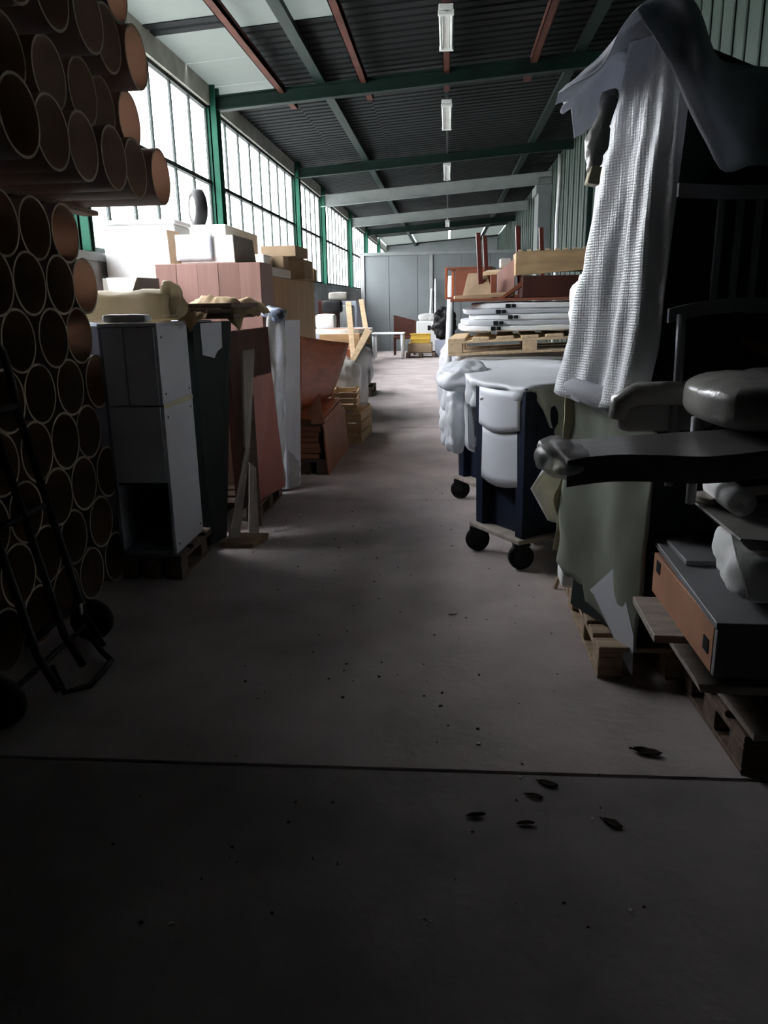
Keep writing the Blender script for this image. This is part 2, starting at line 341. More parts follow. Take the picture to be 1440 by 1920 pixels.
# tube lamps under the roof
def lamp(y0, y1, z, label):
    t = T('tube_lamp', label, 'lamp', (-.03, y0, z), group='tube lamps down the middle of the roof'); L = y1 - y0
    ob('lamp_body', MB().b2((-.07, 0, 0), (.07, L, .05)).b2((-.035, 0, -.02), (.035, L, 0)), 'lampwhite', t, bev=.006)
    for x in (-.055, .055):
        ob('lamp_tube', MB().cyl((x, .04, -.025), (x, L - .04, -.025), .014, 10), 'lamptube', t, smooth=True)
    for y in (.0, L - .04): ob('end_cap', MB().b2((-.075, y, -.045), (.075, y + .04, .0)), 'lampwhite', t, bev=.004)
    ob('bracket', MB().b2((-.02, L * .3, .05), (.02, L * .3 + .03, zr(-.03) - z)).b2((-.02, L * .75, .05), (.02, L * .75 + .03, zr(-.03) - z)), 'galv', t)
lamp(8.15, 9.25, 4.16, 'white twin tube lamp nearest the viewer, at the top of the picture')
lamp(11.55, 13.05, 4.13, 'white tube lamp just past the end of the red batten')
lamp(16.3, 18.1, 4.12, 'third white tube lamp before the grey beams')
lamp(27.5, 29, 4.12, 'small far tube lamp beyond the grey beams')
st('trim_3', MB().b2((-.05, 9.2, 4.27), (-.01, 30, 4.30)), 'blacksteel', label='black cable duct joining the tube lamps')
dp = MB().path([(2.3, 17.6, .0), (2.3, 17.6, 2.0), (2.29, 17.62, 3.2), (2.31, 17.6, 4.0), (2.3, 17.6, 4.45)], .045, 10)
tag(ob('downpipe', dp, 'galv', smooth=True), 'pale peeling downpipe on the green right wall', 'pipe')

# ================================================================== LEFT: cardboard tubes
TR_ = .145
tm = MB(); Lt = 1.03
tm.lathe([(-Lt, TR_), (0, TR_)], 'x', 32, closed=False, k=1)
tm.lathe([(0, TR_), (0, TR_ - .011)], 'x', 32, closed=False, k=2)
tm.lathe([(0, TR_ - .011), (-Lt, TR_ - .011)], 'x', 32, closed=False, k=0)
tm.lathe([(-Lt, TR_ - .011), (-Lt, TR_)], 'x', 32, closed=False, k=2)
tube0 = None; nth = ['first', 'second', 'third', 'fourth', 'fifth', 'sixth', 'seventh', 'eighth']
ords = ['bottom', 'second', 'third', 'fourth', 'fifth', 'sixth', 'seventh', 'top']
def tube(x, y, z, label, group):
    global tube0
    if tube0 is None: tube0 = o = ob('cardboard_tube', tm, ['tube', 'tubeskin', 'tuberim'], smooth=True)
    else: o = tube0.copy(); C.objects.link(o)
    o.location = (x, y, z); o.rotation_euler = (random.uniform(0, 6), 0, random.uniform(-.001, .001)); tag(o, label, 'tube', group); return o
for k in range(8):
    for j in range(6):
        y = (4.15 if k % 2 == 0 else 4.005) - .2915 * j
        if j == 0: lab = 'cardboard tube at the cabinet end of the %s row of the lower stack' % ords[k]
        else: lab = 'cardboard tube, %s from the cabinet end of the %s row of the lower stack' % (nth[j], ords[k])
        tube(-1.92 + random.uniform(-.015, .015), y, TR_ + .001 + .2525 * k, lab, 'tubes in the %s row of the lower stack' % ords[k])
zt = TR_ * 2 + .2525 * 7 + .002
for i, x in enumerate((-2.6, -2.06)):
    tag(ob('wooden_batten', MB().b2((x - .045, 2.0, zt), (x + .045, 4.62, zt + .028)), 'darkwood', bev=.003), 'dark batten laid on the lower tubes, %s' % ('near the wall' if i == 0 else 'near the open tube ends'), 'batten', 'battens between the tube stacks')
ex = [-1.57, -1.66, -1.54, -1.56]
for k in range(4):
    for j in range(8 - k // 2):
        y = 4.46 - .1457 * k - .2915 * j
        lab = ('cardboard tube at the window end of the %s row of the upper stack' if j == 0 else 'cardboard tube, ' + nth[j] + ' from the window end of the %s row of the upper stack') % ['lowest', 'second', 'third', 'highest'][k]
        tube(ex[k] + (random.uniform(-.03, .03) if j else 0), y, zt + .029 + TR_ + .2525 * k, lab, 'tubes in the %s row of the upper stack' % ['lowest', 'second', 'third', 'highest'][k])
# ------------------------------------------------------------------ hand truck leaning on the tubes
ht = T('hand_truck', 'black steel hand truck leaning against the cardboard tubes', 'hand truck', (-1.66, 2.95, 0))
def rail(y): return [(.09, y, .05), (.02, y, .2), (-.16, y, 1.12)]
for y in (-.22, .0, .2): ob('rail', MB().path(rail(y), .017, 10), 'blacksteel', ht, smooth=True)
ob('handle', MB().path([(-.16, .2, 1.1), (-.175, .21, 1.26), (-.185, .19, 1.38), (-.19, .11, 1.46), (-.19, 0, 1.48), (-.19, -.12, 1.46), (-.185, -.21, 1.38), (-.175, -.23, 1.26), (-.16, -.22, 1.1)], .017, 10), 'blacksteel', ht, smooth=True)
for z in (.25, .72, 1.15): ob('crossbar', MB().cyl((-.02 - (z - .3) * .17, -.22, z), (-.02 - (z - .3) * .17, .2, z), .014), 'blacksteel', ht, smooth=True)
ob('toe_loop', MB().path([(.05, .15, .14), (.1, .17, .03), (.16, .12, .02), (.17, -.0, .02), (.17, -.12, .02), (.1, -.2, .03), (.05, -.18, .14)], .013, 10), 'blacksteel', ht, smooth=True)
ob('axle', MB().cyl((-.04, -.42, .1), (-.04, .4, .1), .012), 'blacksteel', ht)
for y in (-.42, .38):
    wl_ = ob('wheel', MB().lathe([(y - .03, .05), (y - .03, .085), (y - .02, .1), (y + .02, .1), (y + .03, .085), (y + .03, .05)], 'y', 28, (-.04, 0, .1)), 'black', ht, smooth=True)
    ob('hub', MB().cyl((-.04, y - .025, .1), (-.04, y + .025, .1), .052, 16), 'blacksteel', wl_)
ob('tag', MB().box((.02, .19, .24), (.006, .05, .05)), 'chip', ht)

# ------------------------------------------------------------------ pallets
def pallet(name, label, loc, rz, L, Wd, ns, m='palletwood', along='x', group='wooden pallets on the floor', rx=0, ry=0):
    t = T(name, label, 'pallet', loc, rz, rx, ry, group)      # slats run along local x, length L; depth Wd along y
    sw = Wd / (ns * 1.35); g = (Wd - ns * sw) / (ns - 1)
    s0 = ob('deck_slat', MB().b2((0, 0, .122), (L, sw, .144)), m, t, bev=.003)
    for i in range(1, ns): inst(s0, t, (0, i * (sw + g), 0), (0, 0, random.uniform(-.008, .008)))
    for x in (0, L / 2 - .05, L - .1): ob('stringer_board', MB().b2((x, 0, .1), (x + .1, Wd, .1215)), m, t, bev=.003)
    b0 = None
    for x in (0, L / 2 - .05, L - .1):
        for y in (0, Wd / 2 - .06, Wd - .12):
            if b0 is None: b0 = ob('block', MB().b2((0, 0, .021), (.1, .12, .0995)), m, t, bev=.003)
            else: inst(b0, t, (x, y, 0))
        ob('bottom_board', MB().b2((x, 0, 0), (x + .1, Wd, .0205)), m, t, bev=.003)
    return t

# ------------------------------------------------------------------ LEFT: white cabinet and things around it
pallet('wooden_pallet', 'dark pallet under the white cabinet by the tubes', (-1.905, 4.17, 0), 0, .36, .87, 4, 'darkwood')
cb = T('storage_cabinet', 'white cabinet with shaded front, open at the bottom, beside the tubes', 'cabinet', (-1.575, 4.2, .145))
W_, D_, H_ = .335, .5, 1.3
ob('side_panel', MB().b2((-.02, 0, 0), (0, D_, .862)), 'whiteboard', cb, bev=.002)
ob('side_panel', MB().b2((-.02, 0, .868), (-.002, D_, H_)), 'whiteboard', cb, bev=.002)
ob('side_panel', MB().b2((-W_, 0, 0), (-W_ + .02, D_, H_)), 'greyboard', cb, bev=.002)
ob('front_panel', MB().b2((-.19, -.006, .87), (-.021, .014, H_ - .004)), 'whiteboard', cb, bev=.002)
ob('front_panel', MB().b2((-W_ + .021, -.006, .87), (-.196, .014, H_ - .004)), 'whiteboard', cb, bev=.002)
ob('front_panel', MB().b2((-W_ + .021, -.006, .43), (-.021, .014, .862)), 'whiteboard', cb, bev=.002)
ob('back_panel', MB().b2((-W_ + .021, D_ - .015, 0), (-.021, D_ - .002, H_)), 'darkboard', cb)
ob('top_panel', MB().b2((-W_, -.004, H_), (0, D_, H_ + .018)), 'whiteboard', cb, bev=.002)
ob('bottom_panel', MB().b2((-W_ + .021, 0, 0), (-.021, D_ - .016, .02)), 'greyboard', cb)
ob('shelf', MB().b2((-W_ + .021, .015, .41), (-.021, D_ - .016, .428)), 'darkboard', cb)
ob('packing_tape', MB().b2((.0005, -.002, .85), (.002, D_, .88)), 'palefilm', cb)
tag(ob('grey_board', MB().b2((-2.25, 4.31, 0), (-1.92, 4.345, 1.45)), 'whiteboard', bev=.003), 'white board standing between the tubes and the white cabinet', 'board')
s0 = None
for y, z in ((.05, 1.24), (.05, .93), (.05, .8), (.05, .05), (.45, .92), (.45, .81), (.45, .06)):
    if s0 is None: s0 = ob('screw_hole', MB().cyl((0, 0, 0), (.002, 0, 0), .007, 10), 'black', cb); s0.location = (.0005, y, z)
    else: inst(s0, cb, (.0005, y, z))
tag(ob('foam_strip', MB().puffy((-1.76, 4.26, 1.489), (.26, .09, .045), 6, .004, 12, 6), 'foam', smooth=True), 'white foam strip on top of the white cabinet front', 'packaging')
# paper wrapped parcels on top
pk = T('paper_parcel', 'yellowed paper parcel lying on the white cabinet', 'parcel', (-1.83, 4.55, 1.464))
ob('paper_wrap', MB().puffy((-.05, 0, .085), (.62, .34, .17), 5, .03, 5, 12, seed=3), 'yellowpaper', pk, smooth=True)
ob('twisted_end', MB().puffy((.24, -.02, .12), (.1, .2, .2), 3, .04, 9, 8, seed=5), 'yellowpaper', pk, smooth=True)
kp = T('kraft_parcel', 'torn brown paper parcel of boards hanging over the dark panels', 'parcel', (-1.5, 5.1, 1.46))
for i, (dx, rz) in enumerate(((-.03, .06), (-.06, -.03), (-.02, .02))):
    ob('board', MB().box((-.03 + dx, -.02, .025 + i * .032), (.5, .75, .028), rz), 'darkwood', kp, bev=.002)
def kf(u, v):
    x = -.14 + .36 * u; y = -.3 + .9 * v; z = .125 + .04 * nz(u * 4, v * 3, 2) - (max(0, u - .72) * .35) - max(0, .18 - v) * .55 + .02 * nz(u * 12, v * 11)
    return (x, y, z)
ob('torn_paper', MB().grid(kf, 26, 30), 'kraft', kp, smooth=True, sol=.003)
def kf2(u, v):
    z = .1 - .17 * v * (1 - .5 * abs(math.sin(u * 5)))
    return (-.22 + .28 * u + .02 * nz(u * 9, v * 5), -.38 - .05 * v + .03 * nz(u * 6, v * 4, 7), z + .01 * nz(u * 12, v * 12, 1))
ob('hanging_flap', MB().grid(kf2, 18, 10), 'kraft', kp, smooth=True, sol=.003)
# dark boards beside the cabinet
dk = T('upright_board', 'tall black green board standing behind the white cabinet, torn white label at its top', 'board', (-1.5, 4.76, 0))
qd = [Vector(p) for p in ((-.05, 0, .02), (.0, .2, .02), (.08, .38, 1.45), (-.06, 0, 1.45))]
ob('board_core', MB().slab(qd, .05), 'darkboard', dk, bev=.002)
qn = (qd[1] - qd[0]).cross(qd[3] - qd[0]).normalized() * .0025
def qp(a, b): return qd[0].lerp(qd[1], a).lerp(qd[3].lerp(qd[2], a), b) + qn
ob('torn_label', MB().add([qp(.18, .995), (qp(.72, .998)), qp(.74, .885), qp(.6, .87), qp(.52, .842), qp(.4, .85), qp(.2, .86)], [(0, 6, 5, 4, 3, 2, 1)]), 'whiteboard', dk, sol=.001)
tag(ob('veneered_board', MB().slab([(-1.44, 5.17, .148), (-1.39, 6.2, .148), (-1.42, 6.2, 1.38), (-1.45, 5.12, 1.38)], .04), 'brownboard', bev=.002), 'dark brown veneered board standing upright behind the salmon board', 'board')
tag(ob('salmon_board', MB().slab([(-1.395, 5.42, .148), (-1.285, 5.93, .148), (-1.33, 5.86, 1.05), (-1.385, 5.42, 1.05)], .025), 'pink', bev=.002), 'salmon pink laminate board leaning on the dark brown board', 'board')
tag(ob('wooden_strip', MB().slab([(-1.40, 5.2, .01), (-1.33, 5.27, .01), (-1.345, 5.32, .95), (-1.39, 5.25, .95)], .02), 'darkwood', bev=.002), 'thin brown wooden strip leaning beside the salmon board', 'strip')
cs = MB().slab([(-1.47, 4.86, .0), (-1.40, 4.9, .0), (-1.335, 5.1, .62), (-1.355, 5.05, .62)], .02).slab([(-1.355, 5.05, .62), (-1.335, 5.1, .62), (-1.27, 5.13, 1.27), (-1.335, 5.06, 1.26)], .02)
tag(ob('torn_board_strip', cs, 'cardpale', bev=.002), 'tall torn cardboard strip leaning before the salmon board', 'cardboard')
tag(ob('cardboard_scrap', MB().slab([(-1.37, 5.05, .005), (-1.31, 5.1, .01), (-1.33, 5.2, .45), (-1.36, 5.15, .5)], .012), 'cardpale'), 'short torn cardboard scrap at the foot of the strip', 'cardboard')
tag(ob('broken_plank', MB().hexa([(-1.5, 4.8, .0), (-1.28, 4.78, .0), (-1.22, 4.98, .0), (-1.42, 5.02, .0)], [(-1.5, 4.8, .03), (-1.27, 4.77, .035), (-1.21, 4.98, .045), (-1.42, 5.02, .035)]), 'card', bev=.003), 'flat broken board lying on the floor before the torn strip', 'board')
pallet('wooden_pallet', 'pallet under the salmon board and the wrapped white board', (-2.1, 5.42, 0), 0, .72, .8, 4, 'darkwood')
# white column wrapped in plastic
wc = T('wrapped_upright', 'white upright board in torn clear plastic right of the salmon board', 'board', (-1.36, 6.35, .02))
ob('panel_board', MB().hexa([(-.1, .0, 0), (.0, .0, 0), (.08, .2, 0), (-.02, .24, 0)], [(-.03, .0, 1.4), (.03, -.02, 1.4), (.11, .33, 1.4), (.02, .36, 1.4)]), 'whiteboard', wc, bev=.004)
def wf(u, v):
    return (-.14 + .13 * u + .02 * nz(u * 5, v * 9) + .07 * v, -.12 + .1 * u + .05 * nz(u * 3, v * 7, 4) - .06 * (1 - v), .03 + 1.42 * v)
ob('plastic_film', MB().grid(wf, 12, 40), 'film', wc, smooth=True, sol=.001)
def wf2(u, v): return (.02 + .07 * u + .03 * nz(v * 5, u * 3, 8) , .02 + .12 * u - .02, .0 + .35 * v * (1 - .4 * u))
ob('loose_film', MB().grid(wf2, 8, 12), 'film', wc, smooth=True, sol=.001)
tag(ob('plastic_bag', MB().puffy((-1.39, 6.3, 1.475), (.2, .2, .1), 3, .04, 10, 12, seed=2), 'blue', smooth=True), 'crumpled blue and white plastic bag on top of the wrapped white board', 'bag')
# mauve cabinet and boxes on it
mv = T('mauve_cabinet', 'mauve brown laminated cabinet with striped front behind the parcels', 'cabinet', (-2.33, 6.3, 0))
W_ = .85
for i in range(5): ob('front_panel', MB().b2((W_ * i / 5 + .0005, .002 * (i % 2), 0), (W_ * (i + 1) / 5 - .0005, .018, 1.872)), 'mauvedark' if i in (0, 3) else 'mauve', mv, bev=.002)
ob('body', MB().b2((0, .022, 0), (W_, .44, 1.875)), 'mauve', mv, bev=.003)
wbx = T('white_carton', 'white carton with a torn plastic cover on the mauve cabinet', 'box', (-2.16, 6.38, 1.877))
ob('box_body', MB().b2((0, .0, 0), (.46, .34, .21)), 'whitebox', wbx, bev=.006)
ob('grey_side', MB().slab([(.463, -.002, 0), (.56, .3, 0), (.54, .3, .19), (.455, -.002, .212)], .01), 'greycard', wbx)
def pf(u, v): return (-.01 + .3 * u, -.012 - .015 * abs(nz(u * 6, v * 5)), .02 + .2 * v)
ob('plastic_cover', MB().grid(pf, 12, 8), 'sheet', wbx, smooth=True, sol=.002)
ob('brown_flap', MB().slab([(-.06, -.03, 0), (.02, .0, 0), (.02, .0, .24), (-.07, -.03, .26)], .006), 'card', wbx)
tb = T('white_crate', 'large bright white foam box against the left windows', 'box', (-2.97, 6.78, 1.2))
ob('box_body', MB().b2((.03, 0, 0), (.66, .42, 1.02)), 'foam', tb, bev=.012)
ob('box_lid', MB().b2((.02, -.01, 1.022), (.67, .43, 1.06)), 'foam', tb, bev=.01)
tag(ob('plywood_crate', MB().b2((-2.97, 6.76, 0), (-2.2, 7.6, 1.198)), 'darkwood', bev=.005), 'dark crate hidden under the large white foam box', 'crate')
tag(ob('packing_crate', MB().b2((-2.95, 7.62, 0), (-2.1, 8.9, 2.29)), 'whitebox', bev=.005), 'tall white carton behind the mauve cabinet carrying the tyre', 'box')
ty = T('tyre', 'black tyre with a white wheel disc standing above the white carton', 'tyre', (-2.44, 7.9, 2.292), R(32))
ob('tread', MB().lathe([(-.05, .1), (-.06, .14), (-.04, .175), (.04, .175), (.06, .14), (.05, .1)], 'x', 36, (0, 0, .175)), 'black', ty, smooth=True)
ob('wheel_disc', MB().lathe([(-.05, .02), (-.055, .105), (-.03, .105), (-.02, .02)], 'x', 30, (0, 0, .175)), 'plasticwhite', ty, smooth=True)
gb = T('open_carton', 'grey open cardboard carton with folded flap left of the mauve cabinet', 'box', (-2.62, 5.95, 1.462), R(-10))
ob('box_body', MB().b2((0, 0, 0), (.3, .008, .3)).b2((0, .3, 0), (.3, .308, .3)).b2((0, 0.009, 0), (.008, .299, .3)).b2((.292, .009, 0), (.3, .299, .3)).b2((0.009, .009, 0), (.291, .299, .006)), 'greycard', gb)
ob('flap', MB().slab([(.04, -.004, .3), (.3, -.004, .3), (.33, -.15, .17), (.14, -.13, .14)], .005), 'greycard', gb)
sc_ = T('low_cabinet', 'low grey cabinet behind the white one, hidden under the parcels', 'cabinet', (-2.95, 5.1, 0))
ob('body', MB().b2((0, .0, 0), (1.32, .3, 1.455)), 'greyboard', sc_, bev=.004)
ob('door', MB().b2((1.321, .02, .1), (1.335, .28, 1.4)), 'greyboard', sc_, bev=.003)
tag(ob('cardboard_box', MB().b2((-2.95, 5.42, 0), (-2.36, 6.56, 1.46)), 'card', bev=.005), 'plain tall carton under the open grey carton', 'box')
# tan cabinet
tc_ = T('tan_cabinet', 'tall tan wooden cabinet behind the orange bench', 'cabinet', (-1.68, 7.0, 0))
ob('body', MB().b2((-.3, .012, .05), (.12, 2.3, 1.79)), 'tan', tc_, bev=.004)
ob('front_panel', MB().b2((-.3, -.006, .05), (.118, .011, 1.788)), 'pale', tc_, bev=.003)  # paler material stands in for window light on this face
ob('plinth', MB().b2((-.28, .03, 0), (.1, 2.27, .049)), 'darkwood', tc_)
for i, (a, b, lab) in enumerate((((-.34, .1, 1.792), (.12, .95, 1.872), 'long white carton on the tan cabinet, lowest of its stack'), ((-.36, .15, 1.874), (.04, .9, 1.985), 'white carton second up on the tan cabinet'))):
    t = T('long_carton', lab, 'box', (-1.68, 7, 0), group='cartons on the tan cabinet')
    ob('box_body', MB().b2(a, b), 'whitebox', t, bev=.006); ob('seam_tape', MB().b2((a[0] + .2, a[1] - .002, a[2] + .01), (a[0] + .25, a[1], b[2] - .01)), 'card', t)
for i, (x, y, z, d, lab) in enumerate(((-1.6, 7.9, 1.987, (.34, .5, .1), 'brown carton at the top of the stack on the tan cabinet'), (-1.56, 8.3, 1.792, (.24, .5, .19), 'brown carton at the back of the tan cabinet'), (-1.575, 7.56, 1.874, (.1, .3, .11), 'narrow brown carton beside the white cartons'), (-1.57, 8.9, 1.792, (.2, .35, .13), 'small far brown carton on the tan cabinet'))):
    t = T('brown_carton', lab, 'box', (x, y, z), R(3 * i - 3), group='cartons on the tan cabinet')
    ob('box_body', MB().b2((-d[0] / 2, -d[1] / 2, 0), (d[0] / 2, d[1] / 2, d[2])), 'card', t, bev=.005)
    ob('seam_tape', MB().b2((-.02, -d[1] / 2 - .001, d[2]), (.02, d[1] / 2 + .001, d[2] + .001)), 'whitebox', t)

# ------------------------------------------------------------------ LEFT MIDDLE: orange bench on stacked boards
pallet('wooden_pallet', 'pallet under the stack of reddish boards', (-1.54, 7.02, 0), 0, .42, 1.6, 7, 'darkwood')
for i in range(6):
    tag(ob('stacked_board', MB().box((-1.33 + random.uniform(-.012, .012), 7.78, .172 + .05 * i), (.3, 1.45 + random.uniform(-.05, .05), .046), random.uniform(-.02, .02)), 'orangedull', bev=.003),
        'reddish board in the stack under the orange bench, %s from the bottom' % ['first', 'second', 'third', 'fourth', 'fifth', 'sixth'][i], 'board', 'reddish boards under the orange bench')
tag(ob('leaning_plywood', MB().slab([(-1.10, 7.0, .0), (-1.08, 8.35, .0), (-1.12, 8.35, .46), (-1.14, 7.05, .47)], .016), 'orangedull', bev=.002), 'reddish plywood panel leaning on the side of the board stack', 'plywood')
be = T('orange_bench', 'orange varnished wooden bench with tall curved back on the board stack', 'bench', (-1.2, 7.6, .47))
def bk(u, v):
    a = Vector((-.17, -.35, .1)).lerp(Vector((.02, .6, .13)), u); b = Vector((-.17, -.42, .8)).lerp(Vector((.165, .58, .68)), u)
    p = a.lerp(b, v); p.x += -.05 * math.sin(math.pi * u) * v - .06 * (1 - v) ** 2; return p
ob('backrest', MB().grid(bk, 14, 12), 'orange', be, smooth=True, sol=.02)
ob('seat', MB().slab([(-.2, -.55, .09), (.04, -.5, .05), (.08, .45, .13), (-.2, .3, .13)], .03), 'orange', be, bev=.003)
ob('side_panel', MB().slab([(-.06, -.53, .0), (.06, -.5, .0), (.02, -.47, .28), (-.1, -.5, .12)], .02), 'orangedull', be, bev=.002)
ob('front_board', MB().slab([(.05, -.5, .0), (.09, .45, .0), (.09, .45, .1), (.05, -.5, .03)], .02), 'orangedull', be, bev=.002)
ob('edge_trim', MB().path([(-.18, -.42, .1), (-.185, -.44, .5), (-.175, -.44, .81)], .014, 8), 'pale', be, smooth=True)
# small open crates
def open_crate(name, label, loc, rz, d, m='pale', group=None):
    t = T(name, label, 'crate', loc, rz, group=group); n = 3
    for i in range(n):
        z0 = d[2] * i / n; z1 = d[2] * (i + .82) / n
        for y in (0, d[1] - .015): ob('slat', MB().b2((0, y, z0), (d[0], y + .015, z1)), m, t, bev=.002)
        for x in (.0, d[0] - .015): ob('slat', MB().b2((x, .016, z0), (x + .015, d[1] - .016, z1)), m, t, bev=.002)
    for x in (.016, d[0] - .046):
        for y in (.016, d[1] - .046): ob('corner_post', MB().b2((x, y, 0), (x + .03, y + .03, d[2] + .01)), m, t)
    ob('bottom_panel', MB().b2((.016, .016, .001), (d[0] - .016, d[1] - .016, .012)), m, t); return t
open_crate('wooden_crate', 'small slatted wooden crate on the floor behind the board stack', (-1.32, 8.75, 0), R(-4), (.34, .75, .36), 'pale')
open_crate('wooden_crate', 'open slatted crate on top of the small floor crate', (-1.33, 8.8, .372), R(3), (.3, .6, .2), 'pale')
# wrapped furniture behind
wp = T('wrapped_cabinet', 'brown cabinet in shiny clear plastic under the round table top', 'cabinet', (-1.75, 10.1, 0))
ob('body', MB().b2((0, 0, .1), (.52, 1.7, .98)), 'redbrown', wp, bev=.01)
ob('plastic_film', MB().puffy((.27, .85, .5), (.62, 1.86, .9), 6, .035, 4, 16, seed=4), 'film', wp, smooth=True)
ob('plinth', MB().b2((.03, .05, 0), (.49, 1.65, .099)), 'darkwood', wp)
tag(ob('plastic_bundle', MB().puffy((-1.27, 9.75, .42), (.3, .55, .84), 4, .06, 5, 14, seed=9), 'film', smooth=True), 'bulging clear plastic bundle between the crates and the wrapped cabinet', 'bundle')
tp = T('round_tabletop', 'round table top with pale rim lying flat on the wrapped cabinet', 'table top', (-1.42, 10.85, 1.16))
ob('top_disc', MB().lathe([(0, .001), (0, .37), (.05, .37), (.05, .001)], 'z', 40), 'redbrown', tp)
ob('pale_rim', MB().lathe([(-.004, .372), (-.004, .392), (.054, .392), (.054, .372)], 'z', 40), 'foam', tp)
tag(ob('wooden_box', MB().b2((-1.7, 10.4, .982), (-1.16, 11.3, 1.158)), 'drawer', bev=.006), 'flat wooden box under the round table top', 'box')
tag(ob('cream_batten', MB().slab([(-1.235, 9.98, .86), (-1.17, 9.98, .86), (-1.262, 10.4, 1.57), (-1.335, 10.4, 1.57)], .03), 'pale', bev=.002), 'long cream batten leaning across the round table top, nearer of two', 'batten')
tag(ob('cream_batten', MB().slab([(-1.17, 11.25, .99), (-1.1, 11.25, .99), (-1.22, 11.55, 1.6), (-1.29, 11.55, 1.6)], .03), 'pale', bev=.002), 'cream batten standing behind the round table top, farther of two', 'batten')
tag(ob('diagonal_plank', MB().slab([(-1.235, 9.9, .86), (-1.17, 9.9, .84), (-.98, 10.25, 1.2), (-1.06, 10.28, 1.25)], .025), 'pale', bev=.002), 'short cream plank slanting down from the round table top', 'plank')
pallet('wooden_pallet', 'far pallet with a dark bundle past the wrapped cabinet', (-1.95, 13.2, 0), 0, .65, 1.0, 5, 'darkwood')
tag(ob('dark_bundle', MB().puffy((-1.62, 13.7, .47), (.6, .95, .65), 5, .04, 4, 12, seed=11), 'wrapdark', smooth=True), 'dark wrapped bundle on the far left pallet', 'bundle')
# dark metal clutter and panels along the left wall
for i, (y, x, h, m, lab) in enumerate(((12.4, -2.25, 1.75, 'greyboard', 'grey metal rack end behind the tan cabinet'), (15.5, -2.3, 1.6, 'brownboard', 'dark brown wardrobe against the left wall past the round table'), (17.8, -2.25, 1.5, 'parapet', 'grey cabinet against the left wall farther back'), (20.4, -2.35, 1.6, 'greyboard', 'slate grey cabinet against the left wall near the partition'))):
    t = T('old_cabinet', lab, 'cabinet', (x - .6, y, 0), group='cabinets along the left wall')
    ob('body', MB().b2((0, .02, 0), (.6, 1.3, h)), m, t, bev=.006)
    for k in (0, 1): ob('door', MB().b2((.601, .03 + .63 * k, .08), (.618, .64 + .63 * k, h - .05)), m, t, bev=.003)
    ob('handle', MB().cyl((.63, .6, h * .5), (.63, .6, h * .6), .01), 'galv', t)
for i in range(4):
    tag(ob('appliance_part', MB().puffy((-1.95 + .08 * i, 11.95 + .2 * i, [1.0, 1.28, 1.5, 1.66][i] ), (.3, .3, [.3, .22, .18, .12][i]), 7, .01, 6, 6, seed=20 + i), ['greyboard', 'foam', 'black', 'greycard'][i], smooth=True),
        ['grey', 'white', 'black', 'small grey'][i] + ' wrapped part in the pile between the tan cabinet and the round table', 'part', 'wrapped parts piled by the left wall')
tag(ob('support_crate', MB().b2((-2.14, 11.7, 0), (-1.76, 13.0, .848)), 'darkwood', bev=.01), 'dark crate under the pile of wrapped parts', 'crate')

# ------------------------------------------------------------------ FAR END
ft = T('garden_table', 'white plastic table standing before the grey partition', 'table', (-1.68, 22.5, 0))
ob('table_top', MB().b2((-.46, -.4, .68), (.46, .4, .72)), 'plasticwhite', ft, bev=.012)
for x in (-.4, .4):
    for y in (-.34, .34): ob('leg', MB().cyl((x, y, 0), (x, y, .68), .03, 12, .045), 'plasticwhite', ft, smooth=True)
bx = T('brown_seat_back', 'dark brown board chair behind the white table', 'chair', (-1.3, 24.2, 0))
ob('backrest', MB().slab([(-.35, 0, .55), (.33, 0, .5), (.33, .02, 1.0), (-.35, .05, 1.18)], .03), 'brownboard', bx, bev=.004)
ob('seat', MB().b2((-.33, -.5, .48), (.33, .0, .54)), 'brownboard', bx, bev=.004)
for x in (-.3, .3):
    for y in (-.45, -.03): ob('leg', MB().b2((x - .025, y - .025, 0), (x + .025, y + .025, .48)), 'brownboard', bx)
pallet('wooden_pallet', 'farthest pallet under the yellow crate', (-1.2, 22.6, 0), 0, .85, .8, 5, 'darkwood')
tag(ob('brown_carton', MB().b2((-1.15, 22.65, .146), (-.45, 23.3, .4)), 'card', bev=.01), 'brown carton under the yellow crate on the farthest pallet', 'box')
yc = T('yellow_crate', 'yellow plastic crate on the farthest pallet', 'crate', (-.78, 22.95, .402))
ob('crate_body', MB().b2((-.28, -.28, 0), (.28, .25, .26)), 'yellow', yc, bev=.012)
ob('crate_rim', MB().b2((-.3, -.3, .1), (.3, -.27, .14)).b2((-.3, -.3, .24), (.3, -.27, .275)), 'yellow', yc, bev=.005)
wa = T('white_appliance', 'white box with two dark slots behind the yellow crate', 'appliance', (-.44, 23.9, 0))
ob('body', MB().b2((-.5, 0, 0), (.4, .7, .98)), 'plasticwhite', wa, bev=.02)
for x in (-.12, .12): ob('slot', MB().b2((x - .05, -.004, .72), (x + .05, 0, .86)), 'black', wa)
tag(ob('grey_bundle', MB().puffy((-.44, 24.25, 1.1), (.9, .6, .22), 4, .05, 4, 10, seed=31), 'film', smooth=True), 'grey plastic bundle on the white box with slots', 'bundle')
tag(ob('black_heap', MB().puffy((-.12, 23.0, .94), (.62, .6, .82), 3, .13, 5, 18, seed=33), 'black', smooth=True), 'shiny black heap of plastic left of the right hand stack', 'bag')
tag(ob('grey_cabinet', MB().b2((-.36, 22.75, 0), (.3, 23.4, .48)), 'greyboard', bev=.01), 'low grey cabinet under the shiny black heap', 'cabinet')
for i, (x, y, h) in enumerate(((-.62, 25.7, 1.95), (-.40, 25.75, 2.25))):
    tag(ob('white_post', MB().cyl((x, y - .4, 0), (x + (.1 if i == 0 else 0), y + .1, h), .035, 10), 'plasticwhite', smooth=True), ['shorter slanting white post leaning on the partition', 'taller white post standing by the partition'][i], 'post', 'white posts by the partition')
